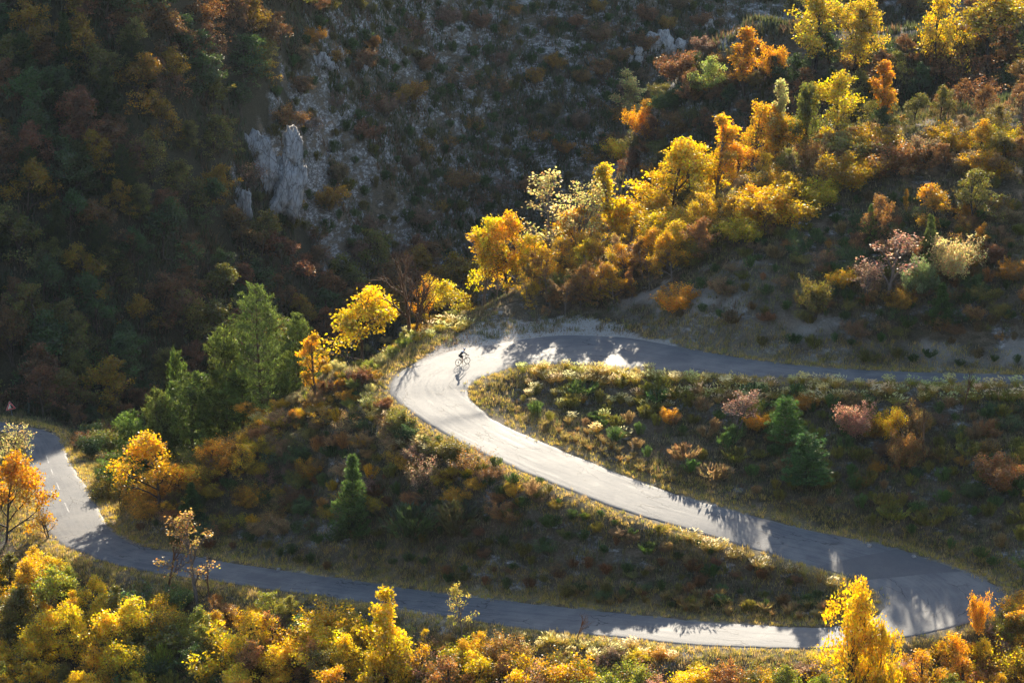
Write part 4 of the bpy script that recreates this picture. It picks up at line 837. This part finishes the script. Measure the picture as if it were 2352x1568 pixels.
pal = np.array([(.58,.42,.15),(.52,.38,.10),(.36,.33,.07),(.60,.42,.19),(.50,.38,.09)])
blades("verge_grass", X[k1], Y[k1], 9, .18+.2*r.random(k1.sum()), .11+0*X[k1], pal[r.integers(0, 5, k1.sum())], seed=5, wid=.022, lean=.8)
k2 = (D > 1.4) & (q + .6*r.random(len(X)) > .12) & (r.random(len(X)) < .5)
pal2 = np.array([(.14,.13,.05),(.22,.17,.08),(.09,.11,.035),(.34,.26,.14),(.16,.10,.06),(.26,.23,.08)])
blades("bank_grass", X[k2], Y[k2], 14, .22+.38*r.random(k2.sum())**2, .16+.12*r.random(k2.sum()), pal2[r.integers(0, 6, k2.sum())], seed=6, wid=.03, lean=.8)
X = r.uniform(-70, 75, 26000); Y = r.uniform(285, 470, 26000); q = fbm(X, Y*.6, 9, 4)
_, _, fo2 = ground_mask(X, Y, X*0+50)
k3 = (q + .5*r.random(len(X)) > .17)
pal3 = np.array([(.07,.08,.03),(.09,.08,.035),(.06,.075,.03),(.13,.08,.045)])
blades("far_ground_cover", X[k3], Y[k3], 22, .5+.7*r.random(k3.sum()), .38+.25*r.random(k3.sum()), pal3[r.integers(0, 4, k3.sum())], seed=8, wid=.10, lean=.9)
# leaves fallen on the verge and the gravel
X, Y, D, g, gr, fo_ = field(60000, -20, 30, 228, 256)
k4 = (g > .4) & (D > .25) & (r.random(len(X)) < .5)
Pn = np.stack([X[k4], Y[k4], heights(X[k4], Y[k4]) + .015], 1); V, F, c_ = cards(Pn, .09, .07, D=np.stack([r.normal(size=len(Pn)), r.normal(size=len(Pn)), .25*r.random(len(Pn))], 1), seed=3)
link("fallen_leaves", mesh_np("fallen_leaves", V, F, 4, col=c_*np.array([.20,.12,.05]), mats=[M_GRASS]), kind='stuff')

# ------------------------------------------------------------------ rock outcrops and loose stones
t = NT("limestone"); tc = t.n('TexCoord').outputs['Object']; m = t.n('Mapping'); t.set(m.inputs[0], tc); m.inputs['Scale'].default_value = (1, 1, .35)
a = t.noise(1.1, 6, .7, m.outputs[0]); b = t.noise(5, 5, .7, m.outputs[0]); vo = t.n('TexVoronoi', feature='DISTANCE_TO_EDGE'); t.set(vo.inputs['Vector'], m.outputs[0]); vo.inputs['Scale'].default_value = 1.3
c = t.ramp(a, (.3, (.26, .23, .20)), (.5, (.52, .49, .46)), (.7, (.70, .67, .64))); c = t.mix(t.ramp(b, (.35, .6), (.5, 0)), c, (.15, .12, .10)); c = t.mix(t.ramp(vo.outputs['Distance'], (.0, .7), (.06, 0)), c, (.10, .085, .075))
bp = t.n('Bump'); bp.inputs['Distance'].default_value = .3; t.set(bp.inputs['Height'], t.math('ADD', a, b))
p = t.n('BsdfPrincipled'); t.set(p.inputs['Base Color'], c); p.inputs['Roughness'].default_value = .95; t.set(p.inputs['Normal'], bp.outputs[0]); M_ROCK = t.done(p.outputs[0])
def ico(sub):
    import bmesh
    bm = bmesh.new(); bmesh.ops.create_icosphere(bm, subdivisions=sub, radius=1); V = np.array([v.co for v in bm.verts]); F = np.array([[v.index for v in f.verts] for f in bm.faces]); bm.free(); return V, F
IV, IF = ico(5)
def rock(name, label, u, v, w, h, dd, seed, y0=150, cat='rock', sub=None, sink=.25, n=1):
    p = hit(u, v, y0)
    if p is None: return
    IV_, F_i = ico(sub or 4); rr_ = np.random.default_rng(int(seed*10)); Vs = []; Fs = []
    for k in range(n):
        V = IV_.copy(); f = 1 if n == 1 else rr_.uniform(.28, .6); c_ = np.array([0, 0, 0]) if n == 1 else np.array([rr_.uniform(-.42, .42)*w, rr_.uniform(-.3, .2)*dd, rr_.uniform(-.3, .3)*h])
        s_ = seed + k*1.7; V = np.sign(V)*np.abs(V)**.55
        n1 = fbm(V[:,0]*1.9+V[:,1]*1.3+s_, V[:,2]*.8+V[:,1]*.9+s_*3, .9, 5); n2 = np.abs(fbm((V[:,0]+V[:,1]*.7)*2.4+s_, V[:,2]*.4+s_, .5, 4)); n3 = np.round(fbm(V[:,0]*1.5+s_, V[:,2]*1.2+s_, .8, 2)*5)/5
        V = V*(1 + .3*n1 - .7*n2 + .35*n3)[:,None]*np.array([w/2*f*(.8 if n > 1 else 1), dd/2*(f+.2 if n > 1 else 1), h/2*(f+.25 if n > 1 else 1)]); a = rr_.normal()*.3 if n > 1 else 0
        V[:,0], V[:,2] = V[:,0]*math.cos(a)+V[:,2]*math.sin(a), V[:,2]*math.cos(a)-V[:,0]*math.sin(a)
        Fs.append(F_i + len(V)*k); Vs.append(V + c_)
    o = link(name, mesh_np(name, np.concatenate(Vs), np.concatenate(Fs), 3, mats=[M_ROCK]), label=label, cat=cat, loc=(p[0], p[1]+dd*.12, p[2]+h*(.5-sink))); o.rotation_euler = (rad(-24) if h > 2 else 0, 0, RND.uniform(-.3, .3))
    return o
for a_ in [('rock_outcrop','largest pale cliff of vertical limestone in the middle left forest edge',622,440,10,11,3.5,1.0,150,'rock',4,.3,9),
           ('rock_outcrop','lower broken cliff step left of and below the largest cliff',556,485,3,5.5,2.5,2.0,150,'rock',4,.3,4),
           ('rock_outcrop','narrow cliff pillar at the right foot of the largest cliff',665,440,3.5,6,2.5,2.6,150,'rock',4,.3,4),
           ('rock_outcrop','small pale outcrop high on the scree edge, left one of two',735,150,5,2.6,1.8,3.0,150,'rock',4,.35,6),
           ('rock_outcrop','small pale outcrop high on the scree edge, right one of two',785,135,1.6,3.0,1.6,4.0,150,'rock',4,.35,2),
           ('rock_outcrop','low outcrop under the pair on the scree edge',828,172,2.2,1.8,1.4,5.0,150,'rock',4,.35,3),
           ('rock_outcrop','broad grey outcrop at the top centre right',1530,115,6.5,4,2,6.0,150,'rock',4,.35,9),
           ('rock_outcrop','grey outcrop left of the broad one at the top centre',1455,135,4.5,2.6,1.8,7.0,150,'rock',4,.35,7),
           ('rock_outcrop','thin outcrop streak at the top near the right wood',1625,60,4,2.2,1.4,8.0,150,'rock',4,.35,5)]:
    rock(*a_)
for k, (u, v, s) in enumerate([(1848,520,.45),(1836,515,.35),(1830,497,.5),(1857,523,.3),(1868,498,.4),(1742,534,.35),(1920,480,.3)]):
    rock('stone', 'pale loose stone on the right slope, ' + where(u, v), u, v, s*1.3, s, s, 11.0+k, sub=3, sink=.2)
for k, (u, v, s) in enumerate([(1998,1262,.35),(2100,1287,.3),(1150,728,.4),(640,1315,.3),(1640,1170,.3)]):
    rock('stone', 'small stone lying at the road edge, ' + where(u, v), u, v-6, s*1.3, s, s, 31.0+k, sub=3, sink=.2)

# ------------------------------------------------------------------ the warning sign at the far left bend
def flat(name, pts, z, th, mat, parent):
    n = len(pts); V = [(x, -z, y) for x, y in pts] + [(x, -z+th, y) for x, y in pts]
    me = bpy.data.meshes.new(name); me.from_pydata(V, [], [tuple(range(n)), tuple(range(2*n-1, n-1, -1))] + [(i, n+i, n+(i+1) % n, (i+1) % n) for i in range(n)]); me.materials.append(mat); me.update()
    return link(name, me, parent)
M_RED = simple("sign_red", (.85, .07, .05), .4); M_CREAM = simple("sign_cream", (.9, .84, .68), .5); M_BLACK = simple("sign_black", (.012, .012, .015), .5)
M_ZINC = simple("galvanised_steel", (.28, .33, .34), .5, .4); M_WHITE = simple("sign_white", (.85, .85, .83), .45)
ps = hit(29.3, 958, 230); root = link("road_sign", None, label="triangular red bordered falling rocks warning sign on a grey post beside the left bend", cat="road sign", loc=(ps[0], ps[1], ps[2]-.05))
root.rotation_euler = (0, rad(-8), rad(22))
V, F = tubes([(np.array([0, .04, -.1]), np.array([0, .04, 1.75]), .035, .035)], 8); link("post", mesh_np("post", V, F, 4, mats=[M_ZINC]), root)
S = 1.15; H3 = S*.866; zc = 1.02
def tri(k, dz=0): cy = zc + H3/3; return [(-S/2*k, cy-H3/3*k+dz), (S/2*k, cy-H3/3*k+dz), (0, cy+2*H3/3*k+dz)]
flat("backing_plate", tri(1.06), 0, .02, M_WHITE, root); flat("red_border", tri(1.0), .006, .006, M_RED, root)
fld = flat("sign_field", tri(.66), .012, .006, M_CREAM, root)
T3 = tri(.62); flat("cliff_symbol", [(.04, T3[0][1]), T3[1], (.035, T3[2][1]-.08), (.0, T3[2][1]-.25), (.05, T3[0][1]+.18)], .018, .006, M_BLACK, fld)
for x, y, s in ((-.06, zc+.26, .035), (-.1, zc+.14, .03), (-.15, zc+.12, .02)): flat("rock_symbol", [(x-s, y-s), (x+s, y-s*.7), (x+s*.8, y+s), (x-s*.6, y+s*.8)], .018, .006, M_BLACK, fld)

# ------------------------------------------------------------------ the bicycle and its rider
def road_z(x, y):
    d = (LT[:,0]-x)**2 + (LT[:,1]-y)**2; k = np.argsort(d)[:4]; w = 1/(d[k]+.01); return float((LT[k,2]*w).sum()/w.sum()) + .025
def on_road(u, v):
    z = .3
    for _ in range(12): p_ = at_z(u, v, z); z = road_z(p_[0], p_[1])
    return np.array([p_[0], p_[1], z])
pr_ = on_road(1052.5, 839.5); pf_ = on_road(1074.5, 835.0); hd = pf_ - pr_
yaw = math.atan2(hd[1], hd[0]); pit = -math.asin(max(-.2, min(.2, hd[2]/np.linalg.norm(hd))))
M_CARBON = simple("black_paint", (.012, .012, .014), .3); M_RUBBER = simple("rubber", (.02, .02, .02), .8); M_STEEL = simple("steel", (.4, .4, .42), .3, .9); M_TAPE = simple("bar_tape", (.02, .02, .022), .7)
bike = link("bicycle", None, label="black drop-bar road bicycle ridden through the top hairpin", cat="bicycle", loc=tuple(pr_)); bike.rotation_euler = Matrix.Rotation(yaw, 3, 'Z').to_euler()
bike.rotation_euler = (Matrix.Rotation(yaw, 3, 'Z') @ Matrix.Rotation(pit, 3, 'Y') @ Matrix.Rotation(rad(3), 3, 'X')).to_euler()
def tube_obj(name, segs, mat, parent, sides=8):
    segs = [(np.array(a, float), np.array(b, float), r0, r1) for a, b, r0, r1 in segs]; Vs = []; Fs = []; o = 0
    for a, b, r0, r1 in segs:
        d = unit(b-a); x = unit(np.cross(d, (.31, .9, .22))); y = np.cross(d, x)
        ring = [a + r0*(math.cos(w)*x + math.sin(w)*y) for w in np.arange(sides)*6.2832/sides] + [b + r1*(math.cos(w)*x + math.sin(w)*y) for w in np.arange(sides)*6.2832/sides]
        Vs += ring; Fs += [(o+k, o+(k+1) % sides, o+sides+(k+1) % sides, o+sides+k) for k in range(sides)] + [tuple(o+k for k in range(sides))[::-1], tuple(o+sides+k for k in range(sides))]; o += 2*sides
    me = bpy.data.meshes.new(name); me.from_pydata([tuple(v) for v in Vs], [], Fs); me.materials.append(mat); me.update(); return link(name, me, parent)
def torus(name, R, r0, c, mat, parent, flatz=1.0, n=48, m=8):
    V = [((R + r0*math.cos(b))*math.cos(a) + c[0], c[1] + r0*flatz*math.sin(b), c[2] + (R + r0*math.cos(b))*math.sin(a)) for a in np.arange(n)*6.2832/n for b in np.arange(m)*6.2832/m]
    F = [(i*m+j, ((i+1) % n)*m+j, ((i+1) % n)*m+(j+1) % m, i*m+(j+1) % m) for i in range(n) for j in range(m)]
    return link(name, mesh_np(name, V, F, 4, smooth=True, mats=[mat]), parent)
def path(pts, r): return [(pts[i], pts[i+1], r, r) for i in range(len(pts)-1)]
for cx in (0.0, 1.0):
    wh = link("wheel", None, bike, loc=(cx, 0, .34)); torus("tyre", .322, .020, (0, 0, 0), M_RUBBER, wh); torus("rim", .298, .018, (0, 0, 0), M_CARBON, wh, .8)
    tube_obj("hub", [((0, -.05, 0), (0, .05, 0), .022, .022)], M_STEEL, wh)
    tube_obj("spokes", [((.02*math.cos(a+1.2), (-1)**k*.03, .02*math.sin(a+1.2)), (.29*math.cos(a), 0, .29*math.sin(a)), .0016, .0016) for k, a in enumerate(np.arange(20)*6.2832/20)], M_STEEL, wh, 4)
BB, ST_, HT, HB, RA, FA = (.41, 0, .275), (.245, 0, .80), (.835, 0, .90), (.865, 0, .76), (0, 0, .34), (1.0, 0, .34)
fr_ = tube_obj("frame", [(BB, ST_, .018, .016), (ST_, HT, .015, .017), (BB, HB, .022, .02), (HT, HB, .02, .022), (BB, (0, .06, .34), .011, .009), (BB, (0, -.06, .34), .011, .009), (ST_, (0, .06, .34), .008, .007), (ST_, (0, -.06, .34), .008, .007)], M_CARBON, bike)
tube_obj("fork", [(HB, (.885, .045, .68), .015, .014), (HB, (.885, -.045, .68), .015, .014), ((.885, .045, .68), (1, .05, .34), .013, .009), ((.885, -.045, .68), (1, -.05, .34), .013, .009)], M_CARBON, bike)
tube_obj("seat_post", [(ST_, (.215, 0, .94), .013, .013)], M_CARBON, bike)
SDL = [(.06, .075, .965), (.06, -.075, .965), (.16, -.06, .955), (.30, -.02, .955), (.34, 0, .95), (.30, .02, .955), (.16, .06, .955)]
me = bpy.data.meshes.new("saddle"); nn = len(SDL); me.from_pydata(SDL + [(x, y*.6, z-.045) for x, y, z in SDL], [], [tuple(range(nn))[::-1], tuple(range(nn, 2*nn))] + [(i, (i+1) % nn, nn+(i+1) % nn, nn+i) for i in range(nn)]); me.materials.append(M_TAPE); link("saddle", me, bike)
hb = []
for s in (-1, 1): hb += path([(.90, 0, .93), (.905, .12*s, .935), (.91, .205*s, .935), (.99, .21*s, .93), (1.03, .21*s, .88), (1.0, .215*s, .81), (.91, .22*s, .79)], .013) + [((.98, .21*s, .93), (1.05, .21*s, .985), .017, .014), ((1.05, .21*s, .98), (1.045, .21*s, .86), .006, .005)]
tube_obj("handlebar", hb, M_TAPE, bike); tube_obj("stem", [(HT, (.825, 0, .94), .016, .016), ((.825, 0, .94), (.90, 0, .935), .015, .015)], M_CARBON, bike)
torus("chainring", .095, .006, (.41, -.055, .275), M_CARBON, bike, .6, 32, 6); torus("cassette", .045, .02, (0, -.045, .34), M_STEEL, bike, .8, 24, 6)
tube_obj("chain", [((.41, -.055, .375), (0, -.05, .395), .004, .004), ((.41, -.055, .18), (.04, -.05, .24), .004, .004), ((.04, -.05, .24), (.0, -.05, .30), .006, .006)], M_STEEL, bike, 4)
tube_obj("crank_arm", [((.41, -.08, .275), (.425, -.085, .105), .012, .010)], M_CARBON, bike); tube_obj("crank_arm", [((.41, .08, .275), (.395, .085, .445), .012, .010)], M_CARBON, bike)
for y_, z_ in ((-.12, .105), (.12, .445)): tube_obj("pedal", [((.37, y_, z_), (.48, y_, z_), .022, .018), ((.42, y_*.7, z_), (.42, y_, z_), .008, .008)], M_CARBON, bike)
tube_obj("water_bottle", [((.47, 0, .37), (.57, 0, .50), .035, .035), ((.57, 0, .50), (.60, 0, .54), .02, .015)], M_WHITE, bike)

M_SKIN = simple("skin", (.42, .20, .12), .5); M_SHORTS = simple("black_lycra", (.018, .018, .022), .55); M_SHOE = simple("dark_shoe", (.03, .03, .035), .4); M_SOCK = simple("yellow_sock", (.65, .48, .08), .7)
t = NT("black_and_white_jersey"); tc = t.n('TexCoord').outputs['Object']; sx = t.n('SeparateXYZ'); t.set(sx.inputs[0], tc)
f = t.math('ADD', t.math('MULTIPLY', sx.outputs[2], 1.0), t.math('MULTIPLY', sx.outputs[0], .25)); wh_ = t.math('MULTIPLY', t.ramp(f, (.0, 0), (1.0, 1)), 1)
gt = t.math('GREATER_THAN', f, 1.475); yy = t.math('LESS_THAN', t.math('ABSOLUTE', sx.outputs[1]), .20)
p = t.n('BsdfPrincipled'); t.set(p.inputs['Base Color'], t.mix(t.math('MULTIPLY', gt, yy), (.02, .021, .028), (.80, .80, .84))); p.inputs['Roughness'].default_value = .6; M_JERSEY = t.done(p.outputs[0])
rider = link("person", None, label="person in black and white cycling kit and white helmet riding the road bicycle", cat="person", loc=tuple(pr_)); rider.rotation_euler = bike.rotation_euler
def skin(name, verts, edges, mat, parent, root=0, sub=2):
    me = bpy.data.meshes.new(name); me.from_pydata([v[:3] for v in verts], edges, []); me.materials.append(mat); o = link(name, me, parent)
    m = o.modifiers.new("Skin", 'SKIN'); m.use_smooth_shade = True
    sv = me.skin_vertices[0].data
    for i, v in enumerate(verts): sv[i].radius = (v[3], v[4] if len(v) > 4 else v[3]); sv[i].use_root = (i == root)
    s_ = o.modifiers.new("Subdivision", 'SUBSURF'); s_.levels = s_.render_levels = sub; return o
B_ = [(.245,0,1.02,.14,.11), (.33,0,1.14,.125,.095), (.44,0,1.25,.135,.10), (.56,0,1.345,.15,.10), (.63,0,1.41,.062), (.675,0,1.47,.058), (.715,0,1.55,.085,.078), (.735,0,1.61,.082,.075), (.775,0,1.535,.035)]
E_ = [(0,1),(1,2),(2,3),(3,4),(4,5),(5,6),(6,7),(6,8)]
def limb(pts, at):
    i0 = len(B_); B_.extend(pts); E_.append((at, i0)); E_.extend((i0+k, i0+k+1) for k in range(len(pts)-1))
for s in (-1, 1): limb([(.59,.17*s,1.35,.058), (.70,.215*s,1.22,.045), (.80,.235*s,1.11,.038), (.91,.22*s,1.04,.031), (.985,.21*s,.995,.024)], 3)
limb([(.27,-.095,.98,.088), (.39,-.10,.79,.072), (.475,-.105,.635,.052), (.44,-.11,.46,.053), (.395,-.115,.30,.036), (.375,-.115,.20,.030)], 0)
limb([(.28,.095,.99,.088), (.46,.10,.90,.072), (.625,.105,.84,.052), (.52,.11,.73,.053), (.415,.115,.62,.036), (.365,.115,.545,.030)], 0)
skin("body", B_, E_, M_SKIN, rider)
J_ = [(.255,0,1.04,.152,.12), (.33,0,1.15,.137,.108), (.44,0,1.26,.148,.112), (.565,0,1.35,.16,.11), (.625,0,1.405,.068)]; JE = [(0,1),(1,2),(2,3),(3,4)]
for s in (-1, 1): i0 = len(J_); J_ += [(.59,.17*s,1.355,.067), (.70,.215*s,1.225,.054), (.80,.235*s,1.115,.047), (.91,.22*s,1.043,.040), (.975,.211*s,1.0,.033)]; JE += [(3, i0), (i0, i0+1), (i0+1, i0+2), (i0+2, i0+3), (i0+3, i0+4)]
skin("jersey", J_, JE, M_JERSEY, rider)
skin("shorts", [(.25,0,1.03,.15,.122), (.27,-.095,.975,.099), (.38,-.10,.80,.082), (.43,-.102,.72,.072), (.28,.095,.985,.099), (.45,.10,.90,.082), (.54,.102,.872,.070)], [(0,1),(1,2),(2,3),(0,4),(4,5),(5,6)], M_SHORTS, rider)
skin("sock", [(.40,-.115,.31,.043), (.38,-.115,.22,.038), (.372,-.115,.17,.036)], [(0,1),(1,2)], M_SOCK, rider); skin("sock", [(.42,.115,.63,.043), (.375,.115,.56,.038), (.362,.115,.52,.036)], [(0,1),(1,2)], M_SOCK, rider)
skin("shoe", [(.345,-.118,.155,.042,.036), (.40,-.118,.135,.040,.03), (.47,-.12,.12,.042,.024), (.515,-.122,.118,.03,.018)], [(0,1),(1,2),(2,3)], M_SHOE, rider); skin("shoe", [(.335,.118,.505,.042,.036), (.39,.118,.48,.040,.03), (.46,.12,.462,.042,.024), (.505,.122,.458,.03,.018)], [(0,1),(1,2),(2,3)], M_SHOE, rider)
for s in (-1, 1):                                            # gloved hands closed round the brake hoods: palm, four fingers, thumb
    hv = [(.985,.21*s,1.0,.026,.02), (1.02,.212*s,1.01,.032,.018), (1.05,.214*s,1.0,.030,.016)]; g_ = skin("glove", hv, [(0,1),(1,2)], M_TAPE, rider, 0, 1)
    for k in range(4):
        x = 1.075 - .020*k; l = (.9, 1.0, .95, .75)[k]
        tube_obj("finger", [((x-.01, (.222)*s, 1.0), (x, .243*s, .985), .0095, .009), ((x, .243*s, .985), (x+.004, (.243-.006)*s, .985-.028*l), .009, .008), ((x+.004, (.237)*s, .985-.028*l), (x, (.237-.022)*s, .985-.042*l), .008, .007)], M_TAPE, g_, 6)
    tube_obj("thumb", [((1.0, .198*s, 1.0), (1.03, .182*s, .985), .011, .010), ((1.03, .182*s, .985), (1.055, .186*s, .965), .010, .008)], M_TAPE, g_, 6)
def ellips(name, c, r3, mat, parent, rot=0, cut=None, seg=20):
    V = []; F = []
    for i in range(seg//2+1):
        ph = math.pi*i/(seg//2)
        for j in range(seg):
            th = 6.2832*j/seg; z = math.cos(ph); 
            if cut is not None: z = max(z, cut)
            V.append((c[0]+r3[0]*math.sin(ph)*math.cos(th)*math.cos(rot)+r3[2]*z*math.sin(rot), c[1]+r3[1]*math.sin(ph)*math.sin(th), c[2]+r3[2]*z*math.cos(rot)-r3[0]*math.sin(ph)*math.cos(th)*math.sin(rot)))
    F = [(i*seg+j, i*seg+(j+1) % seg, (i+1)*seg+(j+1) % seg, (i+1)*seg+j) for i in range(seg//2) for j in range(seg)]
    return link(name, mesh_np(name, V, F, 4, smooth=True, mats=[mat]), parent)
M_HELMET = simple("white_helmet", (.85, .85, .86), .35, var=.03); M_HAIR = simple("dark_hair", (.02, .014, .01), .7)
ellips("hair", (.715, 0, 1.60), (.105, .092, .115), M_HAIR, rider, .1, -.25)
hl = ellips("helmet", (.715, 0, 1.635), (.138, .102, .105), M_HELMET, rider, .15, -.12); ellips("helmet_liner", (.715, 0, 1.618), (.132, .099, .08), M_BLACK, hl, .15, -.3)
ellips("sunglasses", (.785, 0, 1.59), (.022, .065, .02), M_BLACK, rider); ellips("nose", (.812, 0, 1.562), (.02, .013, .02), M_SKIN, rider); ellips("mouth", (.792, 0, 1.525), (.012, .024, .006), simple("lips", (.35, .09, .07), .5), rider)
for s in (-1, 1): ellips("ear", (.715, .083*s, 1.575), (.02, .01, .03), M_SKIN, rider)

# ------------------------------------------------------------------ the air
hz0, hz1 = float(HZ.min()) - 1, max(CAM_H, float(HZ.max()) + 8) + 3
V = [(x, y, z) for z in (hz0, hz1) for y in (-72, 902) for x in (-422, 422)]
me = bpy.data.meshes.new("haze"); me.from_pydata(V, [], [(0,2,3,1),(4,5,7,6),(0,1,5,4),(2,6,7,3),(0,4,6,2),(1,3,7,5)])
hm = bpy.data.materials.new("haze"); hm.use_nodes = True; hm.node_tree.nodes.clear()
o_ = hm.node_tree.nodes.new('ShaderNodeOutputMaterial'); v_ = hm.node_tree.nodes.new('ShaderNodeVolumePrincipled')
v_.inputs['Density'].default_value = .000022; v_.inputs['Color'].default_value = (.62, .80, 1, 1); v_.inputs['Anisotropy'].default_value = .35
hm.node_tree.links.new(v_.outputs[0], o_.inputs['Volume']); me.materials.append(hm); link("haze", me, kind='stuff')
